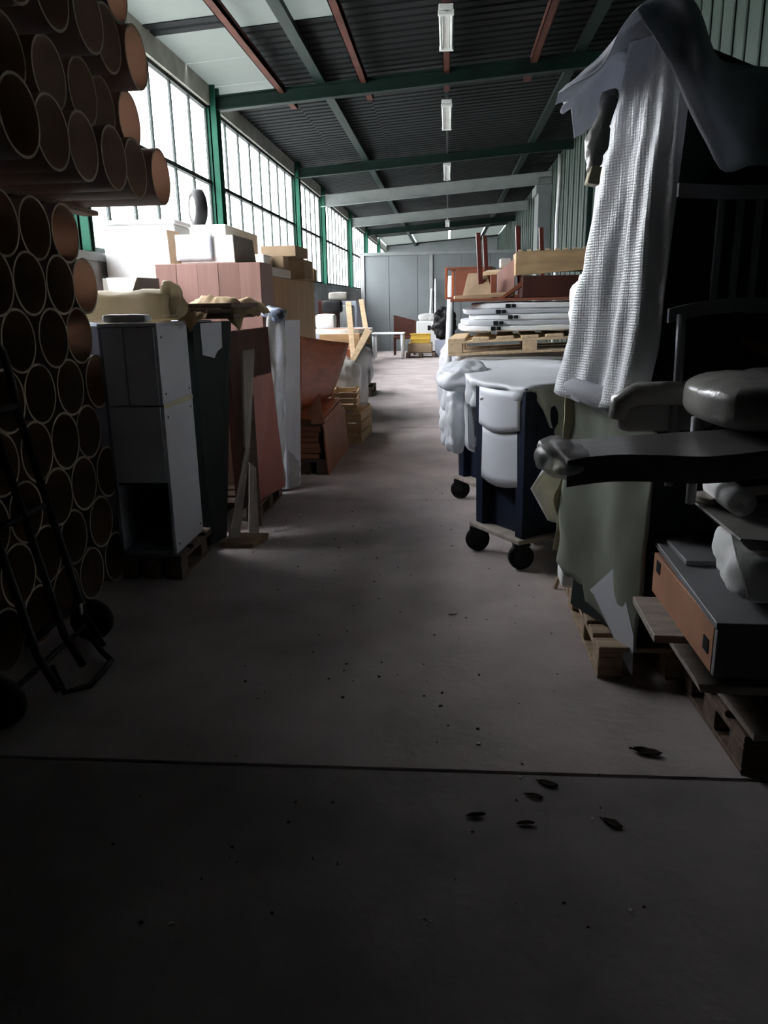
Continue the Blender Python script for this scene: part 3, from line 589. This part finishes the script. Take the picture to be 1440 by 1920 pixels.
tag(ob('white_post', MB().cyl((-.02, 11.4, 0), (.05, 11.9, 1.9), .05, 10), 'plasticwhite', smooth=True), 'white wrapped post beside the left end of the foam stack', 'post')
tag(ob('fabric_sack', MB().puffy((.16, 16.2, .36), (.62, .9, .75), 3, .08, 4, 14, seed=41), 'cloth', smooth=True), 'crumpled grey fabric sack on the floor left of the pallet stack', 'sack')
for i in range(3):
    tag(ob('broken_board', MB().box((.06 + .03 * i, 9.7 + .95 * i, .066 - .012 * i), (.24, .9, .025), R(8 * i), 0, R(25 - 10 * i)), 'darkwood', bev=.003), ['lowest', 'middle', 'topmost'][i] + ' dark broken board in the litter past the draped bins', 'board', 'broken boards past the draped bins')

# ================================================================== RIGHT: display bins on dollies
def castor(t, x, y, a):
    c = T('castor', None, None, (x, y, 0), a); c.parent = t; c.name = 'castor'
    ob('wheel', MB().lathe([(-.022, .02), (-.024, .06), (-.016, .076), (.016, .076), (.024, .06), (.022, .02)], 'y', 24, (0, 0, .078)), 'black', c, smooth=True)
    ob('fork', MB().b2((-.045, -.036, .06), (.03, -.03, .158)).b2((-.045, .03, .06), (.03, .036, .158)).b2((-.05, -.036, .15), (.05, .036, .162)), 'blacksteel', c, bev=.003)
def bin_unit(loc, rz, label):
    t = T('display_bin', label, 'bin', loc, rz, group='navy and white display bins')
    a = .40
    ob('dolly_board', MB().b2((-.07, -.05, .164), (a + .04, a + .06, .19)), 'ply', t, bev=.003)
    for x, y, r in ((-.03, a + .02, -.7), (-.02, -.01, -.45), (a, a, .2), (a, .0, -.3)): castor(t, x, y, r)
    def post(x, y, n='corner_post'):
        ob(n, MB().hexa([(x - .035, y - .035, .191), (x + .035, y - .035, .191), (x + .035, y + .035, .191), (x - .035, y + .035, .191)], [(x - .045, y - .045, 1.06), (x + .035, y - .045, 1.06), (x + .035, y + .045, 1.06), (x - .045, y + .045, 1.06)]), 'navy', t, bev=.004)
    for x in (.0, a):
        for y in (.0, a): post(x, y)
    # left face: two bowed white panels over a dark recess
    def bow(z0, z1, o, b0, b1):
        def fn(u, v):
            q = math.sin(math.pi * u); return (-.03 - o - (b0 + (b1 - b0) * v) * q, .004 + (a - .008) * u, z0 + (z1 - z0) * v - .03 * q * (1 - v))
        return MB().grid(fn, 16, 6)
    ob('white_panel', bow(.50, .82, .0, .02, .03), 'whiteboard', t, smooth=True, sol=.012)
    ob('white_panel', bow(.83, 1.05, .014, .03, .035), 'whiteboard', t, smooth=True, sol=.012)
    ob('recess_board', MB().b2((.03, .036, .191), (.04, a - .036, 1.05)), 'navy', t)
    ob('front_board', MB().b2((.036, -.02, .191), (a - .036, -.005, 1.05)), 'navy', t, bev=.003)
    ob('back_board', MB().b2((.036, a + .005, .191), (a - .036, a + .02, 1.05)), 'navy', t, bev=.003)
    ob('side_board', MB().b2((a + .005, .036, .191), (a + .02, a - .036, 1.05)), 'navy', t, bev=.003)
    ob('top_board', MB().b2((-.045, -.045, 1.061), (a + .045, a + .045, 1.073)), 'navy', t); return t
bin_unit((.45, 4.44, 0), R(33), 'near navy display bin with white bowed panels on a wheeled dolly')
b2_ = dup(bpy.data.objects['display_bin'], (.33, 5.78, 0), R(28), 'far navy display bin half hidden behind the near one under the plastic')
# white plastic sheet over both bins
poly = [(.90, 4.64), (.44, 4.335), (.13, 4.79), (.1, 5.2), (.12, 5.75), (.02, 6.2), (.2, 6.5), (.9, 6.45), (1.05, 5.6), (1.02, 4.9)]
def drp(t, v):
    if t < .085: return .07 + .24 * math.sin(math.pi * t / .085) ** 1.5
    if t < .105: return .04
    if t < .19: return .085 + .03 * nz(t * 40, 2)
    if .31 < t < .47: return .52 + .2 * nz(t * 26, 4)
    return .15 + .08 * nz(t * 30, 2)
ws = T('plastic_sheet', 'white plastic sheet draped over the display bins', 'sheet', (0, 0, 0))
ob('sheet_cover', MB().drape(poly, 1.082, drp, .03, .045, 22, .012, 200, 12, 3, .012), 'sheet', ws, smooth=True, sol=.003)
for i, (p, d) in enumerate((((.06, 6.05, .9), (.26, .6, .36)), ((.06, 5.75, .72), (.16, .34, .5)), ((.1, 5.5, 1.04), (.34, .5, .2)), ((.04, 6.3, .6), (.2, .34, .4)))):
    ob('billow', MB().puffy(p, d, 2.6, .04, 7, 16, seed=50 + i), 'sheet', ws, smooth=True)
wh = MB().grid(lambda u, v: (.56 + .22 * u - .1 * (1 - abs(2 * v - 1)) * (1 - u), 4.22 - .02 * u + .03 * nz(u * 4, v * 4, 2), .36 + .36 * v * (1 - .15 * u) + .03 * u - .1 * u * (1 - v)), 14, 14)
tag(ob('paper_sheet', wh, 'foam', smooth=True, sol=.003), 'loose white foam sheet bulging in front of the near bin', 'sheet')
tag(ob('thin_stick', MB().cyl((.6, 4.1, .0), (.68, 4.05, .3), .012, 8), 'pale'), 'thin pale stick leaning at the corner of the second pallet', 'stick')

# ------------------------------------------------------------------ RIGHT MIDDLE: crate, pallet, foam stack, furniture
cr = T('support_crate', 'dark wooden crate under the tilted pallet', 'crate', (.12, 6.72, 0))
ob('body', MB().b2((0, .02, .0), (1.25, 2.0, 1.03)), 'darkwood', cr, bev=.004)
for i in range(4): ob('board', MB().b2((-.016, .02, .04 + .25 * i), (-.001, 2.0, .25 + .25 * i)), 'darkwood', cr, bev=.003)
pallet('wooden_pallet', 'pale tilted pallet under the foam wrapped panels', (1.36, 6.6, 1.147), R(86), 1.1, 1.36, 7, 'pale', group=None, rx=R(-2))
tag(ob('plastic_crumple', MB().puffy((.62, 6.95, 1.068), (1.1, .6, .07), 4, .012, 8, 14, seed=61), 'film', smooth=True), 'crumpled clear plastic squeezed under the tilted pallet', 'plastic')
# real gaps: slats of the stack above
zz = [1.322, 1.368, 1.414, 1.46, 1.506]
for i in range(5):
    x0 = [.1, .12, .2, .14, .22][i]
    t = T('foam_bundle', 'white foam wrapped panel on the tilted pallet, %s from the bottom' % ['first', 'second', 'third', 'fourth', 'fifth'][i], 'bundle', (x0, 6.75, zz[i] - .026), group='foam wrapped panels on the tilted pallet')
    ob('foam_wrap', MB().puffy((.62, .55, .026), (1.24, 1.1, .056), 7, .012, 7, 14, seed=70 + i), 'sheet' if i % 2 else 'foam', t, smooth=True)
    for x in ((.26, .92) if i != 2 else (.3,)): ob('clip', MB().b2((x, -.02, .008), (x + .04, .02, .042)).b2((x + .05, -.02, .012), (x + .085, .02, .04)), 'black', t, bev=.004)
tag(ob('brown_board', MB().b2((.02, 6.75, 1.545), (1.42, 8.2, 1.568)), 'redbrown', bev=.003), 'wide brown board lying on the foam wrapped panels', 'board')
# open box lying on its side
oc = T('open_cabinet', 'reddish open cabinet carcass lying at the left end of the brown board', 'cabinet', (-.03, 7.95, 1.57), R(-8))
d = (.46, .5, .3)
ob('side_panel', MB().b2((0, 0, 0), (d[0], d[1], .02)), 'redbrown', oc, bev=.002); ob('side_panel', MB().b2((0, 0, d[2] - .02), (d[0], d[1], d[2])), 'redbrown', oc, bev=.002)
ob('front_frame', MB().b2((0, -.005, .0), (.025, .02, d[2])).b2((0, d[1] - .02, 0), (.025, d[1], d[2])), 'orange', oc, bev=.002)
ob('back_panel', MB().b2((.1, .0, .021), (.12, d[1], d[2] - .021)), 'redbrown', oc); ob('side_board', MB().b2((.12, .0, .021), (d[0], .018, d[2] - .021)), 'redbrown', oc)
ut = T('upturned_table', 'upturned table with four dark red legs pointing up on the brown board', 'table', (.24, 7.12, 1.57), R(2))
ob('table_top', MB().b2((0, .0, 0), (.75, .78, .028)), 'redbrown', ut, bev=.004)
for i, (x, y, z1) in enumerate(((.02, .03, .55), (.13, .7, .58), (.36, .03, .6), (.66, .7, .64))):
    ob('leg', MB().hexa([(x + .015, y, .028), (x + .055, y, .028), (x + .055, y + .045, .028), (x + .015, y + .045, .028)], [(x - .02, y, z1), (x + .02, y, z1), (x + .02, y + .04, z1), (x - .02, y + .04, z1)]), 'redleg', ut, bev=.003)
tag(ob('cream_shelf', MB().slab([(.3, 7.08, 1.79), (.5, 7.04, 1.8), (.56, 7.5, 1.83), (.36, 7.5, 1.82)], .03), 'pale', bev=.003), 'cream shelf board wedged level between the upturned legs', 'shelf')
tag(ob('small_white_box', MB().b2((.46, 7.28, 1.832), (.56, 7.4, 1.91)), 'whitebox', bev=.008), 'small white box on the cream shelf board', 'box')
tag(ob('tan_board', MB().slab([(.12, 7.05, 1.57), (.4, 7.0, 1.57), (.34, 7.25, 1.79), (.18, 7.3, 1.79)], .02), 'card', bev=.002), 'tan board leaning against the dark red legs', 'board')
tag(ob('orange_plank', MB().box((.3, 6.86, 1.588), (.5, .08, .036), R(4), 0, R(-3)), 'pale', bev=.003), 'pale plank lying on the front edge of the brown board', 'plank')
tag(ob('mauve_board', MB().slab([(.42, 6.95, 1.57), (.56, 6.9, 1.57), (.57, 7.0, 1.9), (.42, 7.02, 1.78)], .02), 'mauve', bev=.002), 'mauve board standing beside the light wooden drawer', 'board')
tag(ob('short_rail', MB().b2((.36, 6.88, 1.57), (.41, 6.93, 1.76)), 'redbrown', bev=.003), 'short upright brown rail beside the mauve board', 'rail')
tag(ob('slanting_rail', MB().slab([(.43, 6.8, 1.57), (.47, 6.8, 1.57), (.68, 6.86, 1.7), (.66, 6.86, 1.735)], .03), 'redbrown', bev=.002), 'slanting reddish rail before the mauve board', 'rail')
tag(ob('dark_cabinet', MB().b2((.62, 6.8, 1.57), (1.38, 7.08, 1.745)), 'brownboard', bev=.004), 'dark brown cabinet under the light wooden drawer', 'cabinet')
dr = T('pulled_out_drawer_box', 'light wooden drawer with dovetailed edge on the dark brown cabinet', 'drawer', (.56, 6.82, 1.748))
ob('front_board', MB().slab([(0, 0, 0), (.72, .0, .045), (.72, 0, .205), (0, 0, .19)], .02), 'drawer', dr, bev=.002)
ob('side_board', MB().b2((0, .021, .0), (.018, .26, .18)), 'drawer', dr, bev=.002); ob('side_board', MB().b2((.7, .021, .045), (.718, .26, .2)), 'drawer', dr, bev=.002)
ob('back_board', MB().b2((0.02, .24, .03), (.699, .26, .18)), 'drawer', dr); ob('bottom_panel', MB().b2((.02, .021, .03), (.699, .239, .04)), 'drawer', dr)
d0 = ob('dovetail', MB().b2((0, -.002, 0), (.03, .018, .012)), 'pale', dr); d0.location = (.02, 0, .192)
for i in range(1, 9): inst(d0, dr, (.02 + .075 * i, 0, .1925 + .0016 * i))
tag(ob('foam_sheet', MB().puffy((.655, 3.74, 1.22), (.075, .2, 2.12), 8, .012, 5, 12, ry=R(3.2), seed=81), 'foam', smooth=True), 'tall white foam sheet standing behind the bubble wrapped stack', 'sheet')
tag(ob('foam_sheet', MB().puffy((1.0, 5.75, 1.4), (.22, .5, .64), 4, .05, 5, 12, seed=82), 'foam', smooth=True), 'bulky white foam roll beside the bubble wrapped stack', 'foam')

# ================================================================== RIGHT NEAR
pallet('wooden_pallet', 'near pallet under the bubble wrapped stack', (.635, 3.03, 0), 0, .66, .82, 6)
pallet('wooden_pallet', 'second pallet behind, under the olive wrapped bundle', (.65, 3.97, 0), 0, .95, .34, 3)
oy = T('olive_bundle', 'olive yellow plastic wrapped bundle on the second pallet', 'bundle', (.85, 4.08, .146))
ob('plastic_wrap', MB().puffy((-.0, .0, .5), (.42, .26, 1.0), 7, .022, 5, 14, seed=90), 'olive', oy, smooth=True)
def ofn(u, v): return (-.23 + .1 * u + .015 * nz(u * 3, v * 6), -.14 - .04 * u + .02 * nz(u * 4, v * 5, 3), .02 + .9 * v)
ob('loose_film', MB().grid(ofn, 8, 18), 'palefilm', oy, smooth=True, sol=.002)
# bubble wrapped stack
P1, P2, P3, P4 = Vector((.585, 3.5, 0)), Vector((.80, 3.02, 0)), Vector((1.27, 3.2, 0)), Vector((1.05, 3.7, 0))
bs = T('wrapped_stack', 'tall bubble wrapped stack of panels standing on the near pallet', 'stack', (0, 0, 0))
zb = Vector((0, 0, .15)); zt_ = Vector((0, 0, 2.4))
ob('panel_board', MB().hexa([p + zb for p in (P1, P2, P3, P4)], [P1.lerp(P2, .5) + zt_, P2 + zt_, P3 + zt_ * .95, P4 + zt_ * .95]), 'darkboard', bs, bev=.004)
ax = (P2 - P1).normalized(); nn = Vector((ax.y, -ax.x, 0)); Lf = (P2 - P1).length
if nn.x > 0: nn = -nn
def face(s, z, off): return P1 + ax * (s * Lf) + nn * off + Vector((0, 0, z))
def low(u, v):
    s = -.12 * (1 - v) + (1.12 - .1 * v) * u + .05 * nz(v * 4, 1) * (1 - u); z = 1.22 * v + (1 - v) * (.35 - .16 * u + .03 * nz(u * 9, 3))
    if u > .35: z = 1.22 * v + (1 - v) * (.29 - .16 * u)
    return face(s, z, .015 + .03 * (1 - v) * (1 - u) + .012 * math.sin(u * 9 + v * 3) + .01 * nz(u * 5, v * 6))
ob('greygreen_film', MB().grid(low, 26, 30), 'greygreen', bs, smooth=True, sol=.002)
def edge(u, v): return face(-.1 - .06 * u + .05 * nz(v * 5, 1) + .12 * v, .4 + .82 * v, .02 + .035 * u + .02 * nz(v * 8, u * 2, 5))
ob('pale_film_edge', MB().grid(edge, 5, 26), 'palefilm', bs, smooth=True, sol=.002)
pp = [face(.72, .47, .028), face(.4, .30, .04), face(.46, .29, .04), face(.95, .05, .035), face(1.0, .03, .03), face(.98, .2, .028)]
ob('white_paper', MB().add(pp, [(0, 1, 2, 3, 4, 5)]), 'whiteboard', bs, sol=.001)
def bub(u, v):
    s0 = -.17 + .67 * v ** 1.2 + .03 * nz(v * 14, 9); s1 = .97 + .1 * v; s = s0 + (s1 - s0) * u
    z = 1.15 + 1.3 * v - (1 - v) * .03 * math.sin(u * 3)
    w_ = .028 + .022 * math.sin(u * 10 + 1.5 * v) * (.4 + u) + .018 * math.sin(u * 23 + 2 * v) * u + .012 * nz(u * 6, v * 5) + .05 * (1 - v) ** 5
    p = face(min(s, 1.0), z, max(.012, w_))
    if s > 1: p += Vector((.9, .35, 0)) * ((s - 1) * Lf * 1.3) + Vector((.04, -.09, 0)) * min(1, (s - 1) * 6) * .3
    return p
ob('bubble_wrap', MB().grid(bub, 60, 60), 'bubble', bs, smooth=True, sol=.003)
def hemf(u, v):
    return face(-.03 + 1.1 * u, 1.13 + .075 * v - .03 * math.sin(math.pi * u) * (1 - v) + .05 * (1 - u) * .4 - .05 * u * u, .05 + .03 * math.sin(math.pi * v) + .02 * math.sin(u * 6))
ob('rolled_hem', MB().grid(hemf, 24, 8), 'cloth', bs, smooth=True, sol=.004)
def stp(u, v): return face(-.02 + .03 * u + .46 * v, 1.2 + 1.2 * v, -.02 + .05 * u)
ob('black_edge_strip', MB().grid(stp, 2, 12), 'black', bs, sol=.006)
tw = T('tall_cupboard', 'tall dark cupboard behind the black chair', 'cupboard', (1.32, 3.22, 0))
ob('body', MB().b2((0, .02, 0), (.75, .55, 2.22)), 'darkboard', tw, bev=.005)
for k in (0, 1): ob('door', MB().b2((.01 + .37 * k, 0, .08), (.37 + .37 * k, .018, 2.19)), 'darkboard', tw, bev=.003)
# grey dust sheet over the top
cp = [(.56, 3.62), (.50, 3.17), (.80, 2.96), (1.3, 3.0), (2.0, 3.05), (2.05, 3.75), (1.3, 3.85)]
def zc(x, y): return 2.295 + (.125 + .13 * math.exp(-((x - .72) / .12) ** 2)) / (1 + math.exp((x - .86) / .018)) - .06 * max(0, .62 - x) / .12 - .05 * max(0, x - 1.2)
def dc(t, v):
    # perimeter: 0 left edge, ~.12 tip, ~.2 front left corner, then the front
    if t < .09: return .08 + .04 * nz(t * 30, 1)
    if t < .16: return .06 + .02 * nz(t * 40, 1)
    if t < .2: return .08 + (t - .16) * 7
    if t < .48: return .33 + .05 * nz(t * 22, 3)
    return .2 + .06 * nz(t * 20, 2)
ds = T('dust_sheet', 'grey dust sheet thrown over the tall wrapped stack', 'sheet', (0, 0, 0))
ob('sheet_cover', MB().drape(cp, zc, dc, .05, .045, 15, .012, 220, 12, 8, .02), 'cloth', ds, smooth=True, sol=.004)
bd = T('tied_bundle', 'small dark plastic bundle tied under the tip of the dust sheet', 'bundle', (.60, 3.42, 2.2))
ob('plastic_wrap', MB().puffy((.02, .1, .0), (.07, .1, .3), 3, .03, 12, 10, seed=95, ry=R(12)), 'uphol', bd, smooth=True)
ob('pale_end', MB().box((.0, .1, -.16), (.05, .08, .07), 0, 0, R(12)), 'palefilm', bd, bev=.004)

# lower right: planks, drawer case, wrapped slabs
pallet('wooden_pallet', 'nearest pallet at the right edge under the drawer case', (.985, 2.36, 0), R(2), .95, .62, 4, 'darkwood')
tag(ob('long_plank', MB().box((1.03, 2.76, .158), (.09, .86, .026), R(2)), 'ply', bev=.003), 'long plank along the left edge of the nearest pallet', 'plank')
tag(ob('low_plinth', MB().b2((1.12, 2.37, .146), (1.85, 2.94, .265)), 'darkwood', bev=.005), 'dark wooden plinth on the nearest pallet', 'plinth')
tag(ob('grey_shelf_board', MB().hexa([(.85, 2.42, .268), (1.5, 2.38, .268), (1.5, 2.86, .268), (.85, 2.8, .268)], [(.84, 2.42, .3), (1.5, 2.38, .3), (1.5, 2.86, .3), (.84, 2.8, .3)]), 'ply', bev=.003), 'grey board sticking out under the drawer case, lower of two', 'board')
tag(ob('spacer_block', MB().b2((1.0, 2.42, .302), (1.8, 2.85, .395)), 'darkwood', bev=.005), 'dark block between the two grey boards', 'block')
tag(ob('grey_shelf_board', MB().hexa([(.715, 2.53, .397), (1.5, 2.48, .397), (1.5, 2.88, .397), (.725, 2.9, .397)], [(.715, 2.53, .425), (1.5, 2.48, .425), (1.5, 2.88, .425), (.725, 2.9, .425)]), 'ply', bev=.003), 'grey board sticking out under the drawer case, upper of two', 'board')
dcs = T('drawer_case', 'low dark topped drawer case with terracotta side at the right edge', 'drawer unit', (.8, 2.2, .427))
ob('top_board', MB().hexa([(.0, 0, .165), (.9, -.02, .165), (.9, .84, .165), (.03, .86, .165)], [(.0, 0, .187), (.9, -.02, .187), (.9, .84, .187), (.03, .86, .187)]), 'darkdesk', dcs, bev=.002)
ob('side_board', MB().b2((.012, .05, 0), (.03, .76, .16)), 'terracotta', dcs, bev=.002)
ob('front_board', MB().b2((.012, .02, 0), (.88, .045, .163)), 'darkdesk', dcs, bev=.002)
ob('inner_case', MB().b2((.04, .05, .0), (.88, .8, .16)), 'darkboard', dcs)
for y, z in ((.66, .1), (.08, .05)): ob('notch', MB().b2((.009, y, z), (.0125, y + .05, z + .045)), 'black', dcs)
tag(ob('flat_board', MB().hexa([(.86, 2.72, .616), (1.5, 2.7, .616), (1.5, 3.0, .616), (.86, 3.02, .616)], [(.86, 2.72, .634), (1.5, 2.7, .634), (1.5, 3.0, .634), (.86, 3.02, .634)]), 'darkdesk', bev=.002), 'dark flat board lying at the back of the drawer case', 'board')
wsb = T('wrapped_slab', 'plastic wrapped slab with white padding on the drawer case', 'slab', (1.2, 2.52, .637))
ob('slab_board', MB().hexa([(-.3, -.26, .18), (.4, -.3, .14), (.4, .2, .14), (-.3, .2, .18)], [(-.34, -.26, .22), (.4, -.3, .18), (.4, .22, .18), (-.34, .24, .22)]), 'uphol', wsb, bev=.008)
ob('white_padding', MB().puffy((-.12, -.1, .09), (.4, .36, .17), 5, .03, 7, 12, seed=101), 'foam', wsb, smooth=True)
def hf(u, v): return (-.36 + .05 * u + .4 * v * .3, -.29 + .45 * v, .2 - .15 * u * (1 + .4 * nz(v * 8, 2)) + .01 * nz(v * 14, u * 5))
ob('hanging_film', MB().grid(hf, 8, 20), 'film', wsb, smooth=True, sol=.002)
tag(ob('white_roll', MB().lathe([(-.12, .001), (-.12, .045), (.14, .045), (.14, .001)], 'y', 20, (.95, 2.62, .905)), 'foam', smooth=True), 'short white roll lying on the wrapped slab', 'roll')
tag(ob('light_board_end', MB().box((1.06, 2.75, .875), (.42, .12, .02), R(20)), 'ply', bev=.002), 'pale board end showing under the long wrapped board', 'board')
# wedge-shaped wrapped board pointing to the aisle
wbd = T('wrapped_board', 'long dark wrapped board pointing out over the pallet', 'board', (.36, 2.3, 1.05))
ob('board_core', MB().hexa([(.02, -.03, -.02), (.9, -.08, .045), (.9, .3, .07), (.0, .3, .0)], [(.0, -.03, .03), (.9, -.08, .085), (.9, .3, .105), (-.02, .3, .045)]), 'wrapdark', wbd, bev=.01)
ob('twisted_film', MB().puffy((-.0, .12, .02), (.14, .4, .07), 3, .04, 9, 12, seed=110), 'film', wbd, smooth=True)
def fwf(u, v): return (-.01 + .8 * u, -.045 - .03 * u + .012 * nz(u * 6, v * 3), .045 - .08 * v + .05 * u + .01 * math.sin(u * 9))
ob('front_film', MB().grid(fwf, 20, 6), 'wrapdark', wbd, smooth=True, sol=.003)
wse = T('wrapped_bolster', 'rounded plastic wrapped bolster behind the long wrapped board', 'cushion', (.77, 2.93, 1.1))
ob('padding', MB().path([(-.12, .04, .02), (-.12, .03, .075), (-.07, .02, .105), (.02, .0, .11), (.2, .0, .11)], .045, 12), 'uphol', wse, smooth=True)
ob('padding_side', MB().puffy((.05, .06, .03), (.36, .1, .13), 5, .012, 8, 8, seed=112), 'uphol', wse, smooth=True)
# black chair with wrapped round seat
ch = T('dining_chair', 'black slatted chair with a plastic wrapped round seat at the right edge', 'chair', (1.04, 2.67, .86))
def cu(x, c): return c * (1 - (x / .24) ** 2)
def railf(z0, h, sag, bow):
    q = MB(); n = 14
    for i in range(n):
        a = -.24 + .48 * i / n; b = -.24 + .48 * (i + 1) / n
        q.hexa([(x, .3 - cu(x, bow) + o, z0 + cu(x, sag)) for x, o in ((a, 0), (b, 0), (b, .025), (a, .025))], [(x, .3 - cu(x, bow) + o, z0 + h + cu(x, sag)) for x, o in ((a, 0), (b, 0), (b, .025), (a, .025))])
    return q
ob('top_rail', railf(1.03, .045, -.02, .05), 'chairblack', ch)
ob('lower_rail', railf(.60, .05, .035, .05), 'chairblack', ch)
for x in (-.1, -.035, .03, .095): ob('slat', MB().b2((x - .012, .265, .63), (x + .012, .28, 1.03)), 'chairblack', ch, bev=.003)
for x in (-.2, .2):
    ob('leg', MB().path([(x, .27, .0), (x, .26, .35), (x, .285, .65), (x, .3, 1.05)] if x > 0 else [(x, .27, 0), (x, .26, .35), (x, .27, .5), (x, .285, .63)], .017, 8), 'chairblack', ch, smooth=True)
    ob('leg', MB().cyl((x, .0, .0), (x, -.0, .3), .016, 10, .022), 'chairblack', ch, smooth=True)
ob('seat', MB().puffy((.03, -.06, .365), (.54, .58, .17), 3.4, .008, 7, 18, seed=120), 'uphol', ch, smooth=True)
ob('seat_dip', MB().puffy((.08, .0, .43), (.3, .3, .06), 2.5, .004, 7, 10, seed=121), 'wrapdark', ch, smooth=True)
tag(ob('reddish_board', MB().box((1.25, 3.08, 1.33), (.35, .06, .03), R(8), 0, R(20)), 'redbrown', bev=.003), 'reddish board end behind the wrapped seat', 'board')

# ------------------------------------------------------------------ litter on the floor
def leafm(seed, s=.05):
    random.seed(seed); n = 7
    return MB().grid(lambda u, v: ((u - .5) * s * 1.5 + .25 * s * v * v, (v - .5) * s * .6 * (1 - (2 * u - 1) ** 2 * .8) , .004 + s * .16 * abs(2 * v - 1) ** 1.5 + s * .12 * nz(u * 3, v * 3, seed)), 8, 4)
for i, (x, y, s, rz, lab) in enumerate(((.694, 2.475, .09, -.35, 'largest curled dry leaf, on the floor left of the nearest pallet'), (.33, 2.27, .06, -.5, 'dry leaf just before the near floor joint'), (.28, 2.2, .05, -.4, 'dry leaf beside the one at the near floor joint'), (.50, 2.08, .06, -.7, 'dry leaf right of the middle in the dark foreground'), (.09, 2.09, .05, .1, 'dry leaf in the middle of the dark foreground'), (.03, 3.7, .04, .3, 'pale curled leaf in the middle of the aisle'), (.24, 2.06, .045, 0, 'small flat leaf between the foreground leaves'))):
    tag(ob('dry_leaf', leafm(i, s * .72), 'leaf' if i != 5 else 'chip', smooth=True, sol=.002), lab, 'leaf', 'dry leaves on the floor'); o = C.objects[-1]; o.location = (x, y, .0); o.rotation_euler.z = rz
def scatter(name, n, fx, m, smin, smax, label):
    q = MB(); random.seed(5)
    for i in range(n):
        x, y = fx(); s = random.uniform(smin, smax)
        q.box((x, y, s * .2), (s, s * random.uniform(.4, 1), s * .4), random.uniform(0, 3))
    o = ob(name, q, m); tag(o, label, 'litter', kind='stuff')
scatter('dark_litter', 150, lambda: (random.uniform(-1.0, .65), random.uniform(1.6, 6.5)), 'leaf', .003, .011, 'small dark crumbs scattered over the aisle floor')
scatter('pale_litter', 30, lambda: (random.uniform(-.9, .6), random.uniform(1.6, 6.0)), 'chip', .005, .014, 'small pale chips scattered over the aisle floor')
scatter('foam_crumbs', 45, lambda: (random.gauss(-1.16, .09), random.gauss(5.25, .22)), 'foam', .006, .016, 'white foam crumbs on the floor before the salmon board')
